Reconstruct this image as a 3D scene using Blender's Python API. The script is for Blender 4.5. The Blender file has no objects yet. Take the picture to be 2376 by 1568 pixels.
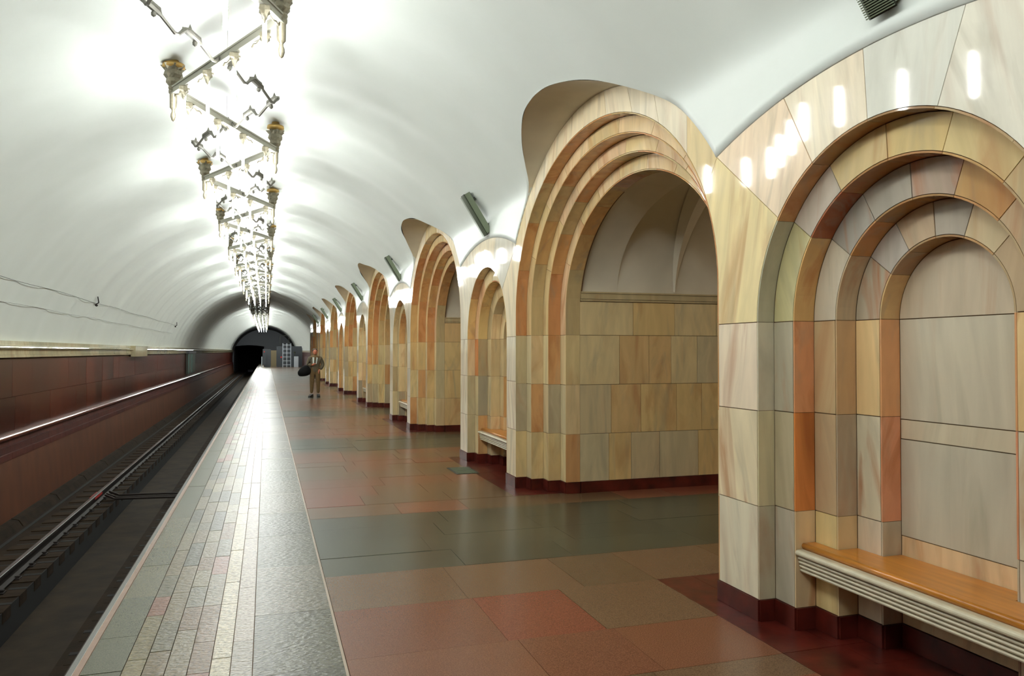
import bpy, bmesh, math, random
from mathutils import Vector, Matrix
random.seed(11)
S = bpy.context.scene
COL = S.collection
PI = math.pi
# ------------------------------------------------------------------ camera, world, exposure
F_PX, CX, CY, VPX, VPY, EYE = 1780.0, 1188.0, 784.0, 618.0, 815.0, 1.65
yw = Vector(((VPX-CX)/F_PX, -(VPY-CY)/F_PX, 1.0)).normalized()
pit = math.atan((VPY-CY)/F_PX)
zw = Vector((0, math.cos(pit), math.sin(pit)))
zw = (zw - yw*yw.dot(zw)).normalized()
xw = yw.cross(zw)
if xw.x < 0: xw = -xw
cam = bpy.data.cameras.new('camera'); co = bpy.data.objects.new('camera', cam); COL.objects.link(co)
cam.sensor_width = 36; cam.lens = F_PX/2376*36; cam.clip_start = .05; cam.clip_end = 400
# columns of the camera matrix are cam axes in world coordinates (right, up, back)
co.matrix_world = Matrix(((xw.x, xw.y, -xw.z, 0), (yw.x, yw.y, -yw.z, 0), (zw.x, zw.y, -zw.z, EYE), (0, 0, 0, 1)))
S.camera = co
W = bpy.data.worlds.new('world'); S.world = W; W.use_nodes = True
W.node_tree.nodes['Background'].inputs[0].default_value = (.02, .02, .022, 1)
W.node_tree.nodes['Background'].inputs[1].default_value = .3
S.view_settings.view_transform = 'Standard'; S.view_settings.look = 'None'
S.view_settings.exposure = 0.0; S.view_settings.gamma = 1.0
S.cycles.max_bounces = 8; S.cycles.diffuse_bounces = 5; S.cycles.glossy_bounces = 4
S.cycles.use_light_tree = True; S.cycles.sample_clamp_indirect = 6
S.cycles.caustics_reflective = False; S.cycles.caustics_refractive = False
LAMP = 195.0          # emission of the tubes
HALL = 75.0          # watts of each lamp in the central hall

# ------------------------------------------------------------------ materials
def lin(c):
    return tuple(((v/255)/12.92 if v/255 <= .04045 else ((v/255+.055)/1.055)**2.4) for v in c)
def mat(name, base, rough=.5, metal=0, spec=.5, noise=0, nscale=8, bump=0, bscale=40, stretch=(1, 1, 1), emit=None, objcol=False, coat=0):
    m = bpy.data.materials.new(name); m.use_nodes = True
    nt = m.node_tree; N = nt.nodes; L = nt.links; b = N['Principled BSDF']
    b.inputs['Roughness'].default_value = rough; b.inputs['Metallic'].default_value = metal
    b.inputs['Specular IOR Level'].default_value = spec
    b.inputs['Coat Weight'].default_value = coat; b.inputs['Coat Roughness'].default_value = .12
    bc = lin(base)
    b.inputs['Base Color'].default_value = (*bc, 1)
    tc = N.new('ShaderNodeTexCoord'); mp = N.new('ShaderNodeMapping'); mp.inputs['Scale'].default_value = stretch
    oi = N.new('ShaderNodeObjectInfo')
    ad = N.new('ShaderNodeVectorMath'); ad.operation = 'ADD'
    ml = N.new('ShaderNodeMath'); ml.operation = 'MULTIPLY'; ml.inputs[1].default_value = 57.0 if objcol else 0.0
    L.new(oi.outputs['Random'], ml.inputs[0]); L.new(ml.outputs[0], ad.inputs[1])
    L.new(tc.outputs['Object'], ad.inputs[0]); L.new(ad.outputs[0], mp.inputs['Vector'])
    if noise or objcol:
        n = N.new('ShaderNodeTexNoise'); n.inputs['Scale'].default_value = nscale; n.inputs['Detail'].default_value = 6
        L.new(mp.outputs[0], n.inputs['Vector'])
        r = N.new('ShaderNodeMapRange'); r.inputs['From Min'].default_value = .3; r.inputs['From Max'].default_value = .7
        r.inputs['To Min'].default_value = 1-noise; r.inputs['To Max'].default_value = 1+noise
        L.new(n.outputs['Fac'], r.inputs['Value'])
        mx = N.new('ShaderNodeMix'); mx.data_type = 'RGBA'; mx.blend_type = 'MULTIPLY'; mx.inputs[0].default_value = 1
        if objcol: L.new(oi.outputs['Color'], mx.inputs[6])
        else: mx.inputs[6].default_value = (*bc, 1)
        L.new(r.outputs[0], mx.inputs[7]); L.new(mx.outputs[2], b.inputs['Base Color'])
    if bump:
        n2 = N.new('ShaderNodeTexNoise'); n2.inputs['Scale'].default_value = bscale; n2.inputs['Detail'].default_value = 4
        L.new(mp.outputs[0], n2.inputs['Vector'])
        bp = N.new('ShaderNodeBump'); bp.inputs['Strength'].default_value = bump; bp.inputs['Distance'].default_value = .01
        L.new(n2.outputs['Fac'], bp.inputs['Height']); L.new(bp.outputs[0], b.inputs['Normal'])
    if emit:
        b.inputs['Emission Color'].default_value = (*emit[0], 1); b.inputs['Emission Strength'].default_value = emit[1]
    return m

def marble_mat(name, rough=.05, vein=lin((170, 102, 54)), grey=lin((150, 144, 122)), stretch=(4, 4, .6)):
    """polished marble: tone from the object colour, rusty and grey streaks (alpha = how many)"""
    m = bpy.data.materials.new(name); m.use_nodes = True
    nt = m.node_tree; N = nt.nodes; L = nt.links; b = N['Principled BSDF']
    b.inputs['Roughness'].default_value = rough; b.inputs['Specular IOR Level'].default_value = .42
    tc = N.new('ShaderNodeTexCoord'); oi = N.new('ShaderNodeObjectInfo')
    ml = N.new('ShaderNodeMath'); ml.operation = 'MULTIPLY'; ml.inputs[1].default_value = 41
    L.new(oi.outputs['Random'], ml.inputs[0])
    vr = N.new('ShaderNodeVectorRotate'); vr.rotation_type = 'AXIS_ANGLE'; vr.inputs['Axis'].default_value = (1, .3, .1)
    an = N.new('ShaderNodeMath'); an.operation = 'MULTIPLY_ADD'; an.inputs[1].default_value = .6; an.inputs[2].default_value = -.3
    L.new(oi.outputs['Random'], an.inputs[0]); L.new(an.outputs[0], vr.inputs['Angle'])
    L.new(tc.outputs['Object'], vr.inputs['Vector'])
    ad = N.new('ShaderNodeVectorMath'); ad.operation = 'ADD'; L.new(vr.outputs[0], ad.inputs[0]); L.new(ml.outputs[0], ad.inputs[1])
    mp = N.new('ShaderNodeMapping'); mp.inputs['Scale'].default_value = stretch; L.new(ad.outputs[0], mp.inputs['Vector'])
    def noise(sc, det, dist):
        n = N.new('ShaderNodeTexNoise'); n.inputs['Scale'].default_value = sc; n.inputs['Detail'].default_value = det
        n.inputs['Distortion'].default_value = dist; L.new(mp.outputs[0], n.inputs['Vector']); return n
    def rng(src, a, c, lo, hi):
        r = N.new('ShaderNodeMapRange'); r.inputs['From Min'].default_value = a; r.inputs['From Max'].default_value = c
        r.inputs['To Min'].default_value = lo; r.inputs['To Max'].default_value = hi; L.new(src, r.inputs['Value']); return r.outputs[0]
    n1 = noise(1.1, 8, 1.2); n2 = noise(.8, 6, 2.2); n3 = noise(2.3, 5, .5)
    mx = N.new('ShaderNodeMix'); mx.data_type = 'RGBA'; mx.blend_type = 'MULTIPLY'; mx.inputs[0].default_value = 1
    L.new(oi.outputs['Color'], mx.inputs[6]); L.new(rng(n3.outputs['Fac'], .3, .7, .88, 1.08), mx.inputs[7])
    g = N.new('ShaderNodeMix'); g.data_type = 'RGBA'; g.inputs[7].default_value = (*grey, 1)
    L.new(rng(n2.outputs['Fac'], .54, .74, 0, .45), g.inputs[0]); L.new(mx.outputs[2], g.inputs[6])
    v = N.new('ShaderNodeMix'); v.data_type = 'RGBA'; v.inputs[7].default_value = (*vein, 1)
    fm = N.new('ShaderNodeMath'); fm.operation = 'MULTIPLY'; L.new(rng(n1.outputs['Fac'], .52, .72, 0, .75), fm.inputs[0]); L.new(oi.outputs['Alpha'], fm.inputs[1])
    L.new(fm.outputs[0], v.inputs[0]); L.new(g.outputs[2], v.inputs[6]); L.new(v.outputs[2], b.inputs['Base Color'])
    return m

M = {}
M['marble'] = marble_mat('marble')
M['dull_marble'] = marble_mat('dull_marble', rough=.4)
M['burgundy'] = mat('burgundy_marble', (78, 26, 18), .3, noise=.5, nscale=7, bump=.1, bscale=12)
M['bar_metal'] = mat('bar_metal', (176, 174, 160), .45, metal=.2)
M['mortar'] = mat('mortar', (112, 84, 56), .8)
M['plaster'] = mat('white_plaster', (220, 226, 220), .42, spec=.35, noise=.03, nscale=1.2, bump=.12, bscale=5)
M['plaster_matt'] = mat('matt_plaster', (214, 206, 186), .75, noise=.05, nscale=3)
M['granite'] = mat('granite', (150, 110, 90), .26, spec=.4, noise=.4, nscale=170, objcol=True, bump=.05, bscale=9)
M['rough_granite'] = mat('rough_granite', (150, 150, 130), .35, spec=.3, noise=.6, nscale=90, objcol=True, bump=.6, bscale=40, stretch=(.6, 1.2, 1))
M['moulding'] = mat('dull_red_moulding', (70, 26, 18), .5, noise=.3, nscale=6, objcol=True)
M['red_marble'] = mat('red_marble', (92, 36, 22), .25, noise=.4, nscale=6, objcol=True, stretch=(1, 1.6, .5))
M['brown_wall'] = mat('brown_lower_wall', (92, 53, 33), .5, noise=.22, nscale=3, stretch=(1, 1, .35))
M['concrete'] = mat('dirty_concrete', (36, 26, 15), .9, spec=.15, noise=.35, nscale=4, bump=.3, bscale=20)
M['gutter'] = mat('drain_concrete', (40, 30, 18), .8, spec=.2, noise=.45, nscale=2.5, bump=.2, bscale=12)
M['gutter_wall'] = mat('black_drain_wall', (16, 14, 12), .9)  # plain near-black colour for the side wall of the drain
M['wood_tie'] = mat('tarred_wood', (46, 34, 22), .9, spec=.15, noise=.3, nscale=9, stretch=(.3, 1, 1), bump=.3, bscale=30)
M['slot'] = mat('slot_black', (14, 12, 10), .9)
M['rail_steel'] = mat('rail_steel', (150, 150, 150), .18, metal=1)
M['rail_rust'] = mat('rail_side', (36, 28, 24), .6, metal=.3)
M['bench_wood'] = mat('bench_wood', (190, 122, 38), .3, noise=.22, nscale=7, stretch=(3, .35, 3), coat=.3)
M['cream_paint'] = mat('bench_marble', (206, 198, 172), .3, noise=.1, nscale=14)
M['bronze'] = mat('tarnished_bronze', (122, 116, 98), .45, metal=.45, noise=.2, nscale=30)
M['garland'] = mat('garland_metal', (96, 94, 86), .45, metal=.4)
M['brass'] = mat('brass', (214, 178, 108), .38, metal=.7)
M['green_metal'] = mat('green_metal', (112, 122, 100), .45, metal=.2)
M['dark_rib'] = mat('dark_rib', (52, 54, 44), .5, metal=.2)
M['black'] = mat('black_rubber', (22, 22, 22), .6)
M['tunnel_dark'] = mat('tunnel_dark', (14, 14, 15), .95)
M['wire'] = mat('wire', (150, 150, 148), .5)
M['glass'] = mat('glass_sleeve', (225, 235, 235), .1)
M['tube'] = mat('lit_tube', (255, 255, 255), .4, emit=((.965, .995, .97), LAMP))
M['tube_off'] = mat('unlit_tube', (150, 155, 152), .25)
M['grey_blue'] = mat('grey_steel_paint', (64, 68, 74), .6)
M['brown_door'] = mat('tan_door', (120, 106, 76), .55)
M['white_paint'] = mat('white_enamel', (196, 206, 214), .4)
M['red_paint'] = mat('red_paint', (190, 40, 34), .45)
M['teal'] = mat('teal_glass', (96, 140, 130), .25)
M['bag_cloth'] = mat('bag_cloth', (16, 17, 18), .85, spec=.15)
M['jacket'] = mat('jacket_cloth', (92, 84, 66), .85, noise=.12, nscale=20)
M['trousers'] = mat('trouser_cloth', (104, 82, 50), .85, noise=.1, nscale=20)
M['shirt'] = mat('shirt_cloth', (196, 204, 196), .8)
M['skin'] = mat('skin', (196, 120, 92), .5)
M['hair'] = mat('hair', (88, 74, 62), .8)
M['hall_lamp'] = mat('hall_lamp', (255, 240, 210), .5, emit=((1, .82, .58), 6))

# ------------------------------------------------------------------ helpers
def mobj(name, verts, faces, m, parent=None, color=None, kind=None, smooth=False):
    me = bpy.data.meshes.new(name); me.from_pydata(verts, [], faces); me.validate(); me.update()
    me.materials.append(m)
    if smooth: me.polygons.foreach_set('use_smooth', [True]*len(me.polygons))
    o = bpy.data.objects.new(name, me); COL.objects.link(o)
    if parent: o.parent = parent
    if color: o.color = color
    if kind: o['kind'] = kind
    return o
class MB:
    def __init__(s): s.v = []; s.f = []
    def add(s, v, f):
        n = len(s.v); s.v += [tuple(p) for p in v]; s.f += [tuple(i+n for i in q) for q in f]
    def box(s, x0, x1, y0, y1, z0, z1):
        s.add([(x0, y0, z0), (x1, y0, z0), (x1, y1, z0), (x0, y1, z0), (x0, y0, z1), (x1, y0, z1), (x1, y1, z1), (x0, y1, z1)],
              [(0, 3, 2, 1), (4, 5, 6, 7), (0, 1, 5, 4), (1, 2, 6, 5), (2, 3, 7, 6), (3, 0, 4, 7)])
    def prism(s, poly, x0, x1):               # polygon in (y, z) pushed along x
        n = len(poly); a = sum(poly[i][0]*poly[(i+1) % n][1]-poly[(i+1) % n][0]*poly[i][1] for i in range(n))
        if a < 0: poly = poly[::-1]
        s.add([(x0, y, z) for y, z in poly]+[(x1, y, z) for y, z in poly],
              [tuple(range(n-1, -1, -1)), tuple(range(n, 2*n))]+[(i, (i+1) % n, n+(i+1) % n, n+i) for i in range(n)])
    def prismy(s, poly, y0, y1):              # polygon in (x, z) pushed along y
        n = len(poly); a = sum(poly[i][0]*poly[(i+1) % n][1]-poly[(i+1) % n][0]*poly[i][1] for i in range(n))
        if a < 0: poly = poly[::-1]
        s.add([(x, y0, z) for x, z in poly]+[(x, y1, z) for x, z in poly],
              [tuple(range(n)), tuple(range(2*n-1, n-1, -1))]+[(i, n+i, n+(i+1) % n, (i+1) % n) for i in range(n)])
    def tube(s, pts, r, n=6, cap=True):
        pts = [Vector(p) for p in pts]; base = len(s.v); rr = r if isinstance(r, (list, tuple)) else [r]*len(pts)
        prev = None
        for i, p in enumerate(pts):
            t = (pts[min(i+1, len(pts)-1)]-pts[max(i-1, 0)]).normalized()
            u = t.cross(Vector((0, 0, 1)) if abs(t.z) < .9 else Vector((0, 1, 0))).normalized()
            if prev and u.dot(prev) < 0: u = -u
            prev = u
            w = t.cross(u)
            for k in range(n):
                a = 2*PI*k/n; q = p+(u*math.cos(a)+w*math.sin(a))*rr[i]; s.v.append(tuple(q))
        for i in range(len(pts)-1):
            for k in range(n):
                a = base+i*n+k; b = base+i*n+(k+1) % n; s.f.append((a, b, b+n, a+n))
        if cap:
            s.f.append(tuple(base+k for k in range(n))[::-1]); s.f.append(tuple(base+(len(pts)-1)*n+k for k in range(n)))
    def lathe(s, prof, c, n=12, wob=None):     # prof: (r, z) pairs around a vertical axis at c
        base = len(s.v)
        for j, (r, z) in enumerate(prof):
            for k in range(n):
                a = 2*PI*k/n; q = r*(1+(wob[j]*(1 if k % 2 else -1) if wob else 0)); s.v.append((c[0]+q*math.cos(a), c[1]+q*math.sin(a), c[2]+z))
        for j in range(len(prof)-1):
            for k in range(n):
                a = base+j*n+k; b = base+j*n+(k+1) % n; s.f.append((a, b, b+n, a+n))
        s.f.append(tuple(base+k for k in range(n))[::-1]); s.f.append(tuple(base+(len(prof)-1)*n+k for k in range(n)))
    def obj(s, name, m, parent=None, color=None, kind=None, smooth=False):
        return mobj(name, s.v, s.f, m, parent, color, kind, smooth)
def empty(name, loc, label=None, cat=None, group=None, kind=None):
    o = bpy.data.objects.new(name, None); COL.objects.link(o); o.location = loc; o.empty_display_size = .1
    tag(o, label, cat, group, kind); return o
def tag(o, label=None, cat=None, group=None, kind=None):
    if label: o['label'] = label
    if cat: o['category'] = cat
    if group: o['group'] = group
    if kind: o['kind'] = kind
    return o
def shrink(poly, g):
    """offset a (y,z) polygon inwards by g"""
    n = len(poly); a = sum(poly[i][0]*poly[(i+1) % n][1]-poly[(i+1) % n][0]*poly[i][1] for i in range(n))
    if a < 0: poly = poly[::-1]
    out = []
    for i in range(n):
        p0 = Vector(poly[i-1]); p = Vector(poly[i]); p1 = Vector(poly[(i+1) % n])
        d0 = (p-p0); d1 = (p1-p)
        if d0.length < 1e-6 or d1.length < 1e-6: continue
        d0.normalize(); d1.normalize()
        n0 = Vector((-d0.y, d0.x)); n1 = Vector((-d1.y, d1.x)); m = n0+n1
        if m.length < .2: out.append(tuple(p+n0*g)); continue
        m.normalize(); k = g/max(.35, m.dot(n0)); out.append(tuple(p+m*k))
    return out

# ------------------------------------------------------------------ dimensions of the arcade
PER = 7.15; NP = 8                      # pier pitch, number of piers
XF = [2.88, 3.015, 3.165, 3.315]        # stepped fronts of the passages
XP = 3.49
PC, PZ, PL0 = 6.655, 2.1, 1.84                     # passage centre (first passage), spring
PWH = [(2.18, 1.68), (2.0, 1.53), (1.82, 1.385), (1.645, 1.24)]
PLZ, PLH, PLT = 2.34, 1.0, 1.55         # plaster vaults inside the passages
NC, NZ = 3.05, 1.83                     # niche centre (first pier)
NX = [2.88, 2.995, 3.135, 3.27, 3.40]
NR = [.98, .787, .593, .40]
DN = PC-PER/2-NC                     # pier centre seen from the niche centre
GZ = 2.955                              # foot of the groin
OC, OZ, OR = PC, 1.25, 2.77             # outline of the marble over a passage
def P_out(dy): return OZ+math.sqrt(max(0, OR*OR-dy*dy))
HALFN = (PER-4.36)/2+.0                 # half width between groins at the niche
def N_out(dy):                          # outline over a niche
    s = .235; r = (HALFN**2+s*s)/(2*s); return GZ+s-r+math.sqrt(max(0, r*r-dy*dy))
VA, VC, VR = -.26, .86, 4.1             # vault circle
def vault_x(z):                          # right haunch, tangent to the marble front
    c = VA+math.sqrt(max(0, VR*VR-(z-VC)**2)); b = 2.872; k = .10
    h = max(k-abs(c-b), 0)/k
    return min(c, b)-h*h*k*.25
def z_end(y):
    """lower edge of the right haunch of the vault at station y"""
    d = (y-PC+PER/2) % PER - PER/2
    if abs(d) <= 2.18: return P_out(d)
    dn = (y-NC-DN+PER/2) % PER - PER/2
    return N_out(dn)
Y0, Y_ARC, Y_END = -7.0, 54.6, 107.0

# ------------------------------------------------------------------ tone palette for marble
def C(r, g, b, a=.4): return (*lin((r, g, b)), a)
def Cm(r, g, b, a=.4):
    'marble tone: a touch lighter and warmer than read off the shaded stone'
    return (*lin((min(250, r*1.06+3), min(242, g*1.05+2), min(232, b*1.05))), a)
PAL = [Cm(214, 196, 154, .5), Cm(196, 180, 140, .3), Cm(178, 168, 136, .3), Cm(212, 184, 124, .6), Cm(196, 158, 108, .8), Cm(208, 172, 134, .7),
       Cm(190, 172, 132, .4), Cm(166, 150, 116, .4), Cm(204, 188, 146, .2), Cm(186, 150, 104, 1), Cm(150, 144, 124, .4), Cm(190, 118, 66, .8)]
WT = [6, 6, 5, 4, 3, 3, 5, 3, 6, 2, 1, .6]
def tone(): return random.choices(PAL, WT)[0]
CREAM = [Cm(226, 216, 190, .25), Cm(222, 208, 176, .4), Cm(216, 208, 186, .3), Cm(224, 214, 190, .5)]
GRY = [Cm(190, 190, 178, .2), Cm(176, 176, 164, .3), Cm(204, 202, 188, .2)]
TH = .012; G = .0026

# ------------------------------------------------------------------ the arcade: block lists (local coordinates, y relative to the centre)
def E(c, w, h, zc, t): return (c+w*math.cos(t), zc+h*math.sin(t))
def arcpts(w, h, zc, t0, t1, c=0.0, st=math.radians(4)):
    n = max(2, int(abs(t1-t0)/st)+1); return [E(c, w, h, zc, t0+(t1-t0)*i/n) for i in range(n+1)]
R = math.radians
def passage_blocks():
    """reveals and stepped faces of one passage: (poly, x0, x1, ring, kind, tag)"""
    out = []
    CO = [.13, .685, 1.26, PL0]
    for k in range(4):
        w, h = PWH[k]; xa = XF[k]; xb = XF[k+1] if k < 3 else XP
        # reveal
        for s in (-1, 1):
            for j in range(3):
                y0, y1 = sorted((s*w, s*(w+TH))); out.append(([(y0, CO[j]), (y1, CO[j]), (y1, CO[j+1]), (y0, CO[j+1])], xa, xb, k, 'rev', (s, j)))
        js = [0, 20, 40, 58, 74, 90, 106, 122, 140, 160, 180]
        js = [0]+[a+(k*4 % 7)-2 for a in js[1:-1]]+[180]
        for a, b in zip(js, js[1:]):
            lo = [(w+TH, PL0), (w, PL0)] if a == 0 else []; hi = [(-w, PL0), (-w-TH, PL0)] if b == 180 else []
            out.append((arcpts(w, h, PZ, R(a), R(b))+hi+arcpts(w+TH, h+TH, PZ, R(b), R(a))+lo, xa, xb, k, 'rev', (0, a)))
        # faces (rings 1..3; ring 0 belongs to the wall front)
        if k > 0:
            W0, H0 = PWH[k-1]
            for s in (-1, 1):
                for j in range(3):
                    y0, y1 = sorted((s*(w+TH), s*W0)); out.append(([(y0, CO[j]), (y1, CO[j]), (y1, CO[j+1]), (y0, CO[j+1])], xa, xa+TH, k, 'face', (s, j)))
            js = [0]+[a+(k*5 % 9)-3 for a in (22, 45, 63, 80, 99, 118, 137, 158)]+[180]
            for a, b in zip(js, js[1:]):
                lo = [(W0, PL0), (w+TH, PL0)] if a == 0 else []; hi = [(-w-TH, PL0), (-W0, PL0)] if b == 180 else []
                out.append((arcpts(w+TH, h+TH, PZ, R(a), R(b))+hi+arcpts(W0, H0, PZ, R(b), R(a))+lo, xa, xa+TH, k, 'face', (0, a)))
    # voussoirs of the front (ring 0), bounded by the outline
    w, h = PWH[0]; w += TH; h += TH
    def outer(t):
        lo, hi = 1.0, 3.5
        for _ in range(30):
            m = (lo+hi)/2; y = m*math.cos(t); z = PZ+m*math.sin(t)
            if abs(y) < 2.18 and z < P_out(y): lo = m
            elif abs(y) >= 2.18: hi = m
            else: hi = m
        return (lo*math.cos(t), PZ+lo*math.sin(t))
    g0 = math.atan2(GZ-PZ, 2.18)
    i0 = R(22)
    js = [None, 34, 46, 59, 73, 87, 101, 115, 129, 145, None]
    def tin(a, side):
        return i0 if (a is None and side == 0) else (PI-i0 if a is None else R(a))
    def tout(a, side):
        return g0 if (a is None and side == 0) else (PI-g0 if a is None else R(a))
    for q in range(len(js)-1):
        a, b = js[q], js[q+1]
        ti0, ti1 = tin(a, 0), tin(b, 1); to0, to1 = tout(a, 0), tout(b, 1)
        inn = arcpts(w, h, PZ, ti0, ti1)
        ot = [outer(to1+(to0-to1)*i/8) for i in range(9)]
        out.append((inn+ot, XF[0], XF[0]+TH, 0, 'front', (0, q)))
    return out
def niche_blocks():
    out = []
    CO = [.13, .70, 1.285, NZ]
    def circ(r, a, b, c=0.0): return arcpts(r, r, NZ, R(a), R(b), c)
    JA = [0, 37, 61, 86, 110, 137, 180]
    for k in range(4):
        r = NR[k]; xa, xb = NX[k], NX[k+1]
        for s in (-1, 1):
            for j in range(3):
                y0, y1 = sorted((s*r, s*(r+TH))); out.append(([(y0, CO[j]), (y1, CO[j]), (y1, CO[j+1]), (y0, CO[j+1])], xa, xb, k, 'nrev', (s, j)))
        for a, b in zip(JA, JA[1:]):
            out.append((circ(r, a, b)+circ(r+TH, b, a), xa, xb, k, 'nrev', (0, a)))
        if k > 0:
            R0 = NR[k-1]
            for s in (-1, 1):
                for j in range(3):
                    y0, y1 = sorted((s*(r+TH), s*R0)); out.append(([(y0, CO[j]), (y1, CO[j]), (y1, CO[j+1]), (y0, CO[j+1])], xa, xa+TH, k, 'nface', (s, j)))
            for a, b in zip(JA, JA[1:]):
                out.append((circ(r+TH, a, b)+circ(R0, b, a), xa, xa+TH, k, 'nface', (0, a)))
    # back wall of the niche
    xb = NX[4]; r = NR[3]
    for z0, z1, j in ((.13, .48, 0), (.48, .62, 1), (.62, 1.16, 2), (1.16, 1.27, 3), (1.27, NZ, 4)):
        out.append(([(-r, z0), (r, z0), (r, z1), (-r, z1)], xb, xb+TH, 4, 'back', (0, j)))
    out.append((circ(r, 0, 180), xb, xb+TH, 4, 'back', (0, 9)))
    # pier front: strips beside the niche, then the fan of voussoirs
    n0 = NR[0]+TH
    yo = PER/2-2.18                         # half pier width = 1.395
    dn = DN                               # pier centre vs niche centre
    for s in (-1, 1):
        for j in range(3):
            z1 = CO[j+1] if j < 2 else NZ
            y0, y1 = sorted((s*n0, s*(yo-TH)+dn)); out.append(([(y0, CO[j]), (y1, CO[j]), (y1, z1), (y0, z1)], NX[0], NX[0]+TH, 0, 'pface', (s, j)))
        # big springer slab between niche and passage
        pc = s*(PER/2)+dn
        w, h = PWH[0]; w += TH; h += TH
        t1 = R(22)
        side = [(pc-s*w*math.cos(t1*i/8), PZ+h*math.sin(t1*i/8)) for i in range(9)]
        tin = R(38)
        nar = [(s*n0*math.cos(tin*i/6), NZ+n0*math.sin(tin*i/6)) for i in range(7)]
        poly = [(s*(yo-TH)+dn, NZ)]+side+[(s*yo+dn, GZ)]+nar[::-1]
        out.append((poly, NX[0], NX[0]+TH, 0, 'spring', (s, 0)))
    js = [38, 61, 86, 111, 137, 142]
    js = [38, 61, 86, 111, 142]
    go = math.atan2(GZ-NZ, yo)
    def nout(t):
        lo, hi = .9, 2.2
        for _ in range(30):
            m = (lo+hi)/2; y = m*math.cos(t); z = NZ+m*math.sin(t)
            if z < N_out(y-dn): lo = m
            else: hi = m
        return (lo*math.cos(t), NZ+lo*math.sin(t))
    for q in range(4):
        a, b = R(js[q]), R(js[q+1])
        oa = math.atan2(GZ-NZ, yo+dn) if q == 0 else a
        ob = PI-math.atan2(GZ-NZ, yo-dn) if q == 3 else b
        inn = arcpts(n0, n0, NZ, a, b)
        ot = [nout(ob+(oa-ob)*i/8) for i in range(9)]
        ot[0] = (-(yo)+dn, GZ) if q == 3 else ot[0]
        ot[-1] = (yo+dn, GZ) if q == 0 else ot[-1]
        out.append((inn+ot, NX[0], NX[0]+TH, 0, 'front', (0, q)))
    # plinth pieces follow the steps
    yP = [PER/2-w for w, h in PWH]          # pier half widths at each passage step
    for s in (-1, 1):
        out.append(([(s*(n0-TH), 0), (s*yo+dn, 0), (s*yo+dn, .13), (s*(n0-TH), .13)], NX[0]-.012, NX[0]+.03, 0, 'plinth', (s, 0)))
        for k in range(3):
            a, b = NR[k], NR[k+1]
            out.append(([(s*a, 0), (s*b, 0), (s*b, .13), (s*a, .13)], NX[k+1]-.012, NX[k+1]+.03, k+1, 'plinth', (s, k+1)))
            out.append(([(s*a, 0), (s*(a-.012), 0), (s*(a-.012), .13), (s*a, .13)], NX[k], NX[k+1]-.01, k+1, 'plinth', (s, k+5)))
        out.append(([(s*NR[3], 0), (s*(NR[3]-.012), 0), (s*(NR[3]-.012), .13), (s*NR[3], .13)], NX[3], NX[4], 4, 'plinth', (s, 9)))
        for k in range(4):
            w = yP[k]; xb = XF[k+1] if k < 3 else XP
            out.append(([(s*w+dn, 0), (s*(w+.012)+dn, 0), (s*(w+.012)+dn, .13), (s*w+dn, .13)], XF[k], xb, k, 'plinth', (s, 12+k)))
            if k < 3:
                w2 = yP[k+1]
                out.append(([(s*w+dn, 0), (s*w2+dn, 0), (s*w2+dn, .13), (s*w+dn, .13)], XF[k+1]-.012, XF[k+1]+.03, k, 'plinth', (s, 16+k)))
    out.append(([(-NR[3], 0), (NR[3], 0), (NR[3], .13), (-NR[3], .13)], NX[4]-.012, NX[4]+.03, 4, 'plinth', (0, 20)))
    return out
PB = passage_blocks(); NB = niche_blocks()

def backing(blocks):
    mb = MB()
    for poly, x0, x1, k, kd, t in blocks:
        if kd in ('rev', 'nrev'):
            # shift outwards a little: behind the slab
            zc = PZ if kd == 'rev' else NZ
            q = []
            for (y, z) in poly:
                d = Vector((y, max(0, z-zc))); d = d.normalized() if d.length else Vector((0, 0)); q.append((y+d.x*.010, z+d.y*.010))
            mb.prism(q, x0+.012, x1+.03)
        elif kd == 'plinth': continue
        else: mb.prism(poly, x0+.009, x1+.03)
    return mb
# overrides for the pier and passage right by the camera: (kind, ring, tag) -> tone
OV = {('pface', 0, 0): Cm(218, 212, 188, .25), ('pface', 0, 1): Cm(220, 208, 176, .55), ('pface', 0, 2): Cm(226, 212, 188, .45), ('spring', 0, 0): Cm(226, 210, 162, .45),
 ('nrev', 0, 0): Cm(180, 174, 150, .3), ('nrev', 0, 1): Cm(190, 182, 148, .3), ('nrev', 0, 2): Cm(190, 186, 164, .2),
 ('nface', 1, 0): Cm(178, 172, 154, .5), ('nface', 1, 1): Cm(172, 162, 134, .4), ('nface', 1, 2): Cm(168, 162, 142, .35),
 ('nrev', 1, 0): Cm(206, 184, 146, .5), ('nrev', 1, 1): Cm(208, 134, 74, .9), ('nrev', 1, 2): Cm(206, 148, 106, .6),
 ('nface', 2, 0): Cm(214, 196, 142, .2), ('nface', 2, 1): Cm(180, 158, 124, .5), ('nface', 2, 2): Cm(184, 164, 126, .3),
 ('nrev', 2, 0): Cm(196, 176, 134, .3), ('nrev', 2, 1): Cm(160, 146, 124, .2), ('nrev', 2, 2): Cm(176, 148, 112, .9),
 ('nface', 3, 0): Cm(206, 196, 174, .2), ('nface', 3, 1): Cm(204, 196, 170, .9), ('nface', 3, 2): Cm(218, 190, 140, .9),
 ('nrev', 3, 0): Cm(176, 168, 148, .4), ('nrev', 3, 1): Cm(204, 144, 110, .6), ('nrev', 3, 2): Cm(206, 154, 108, .5)}
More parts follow.
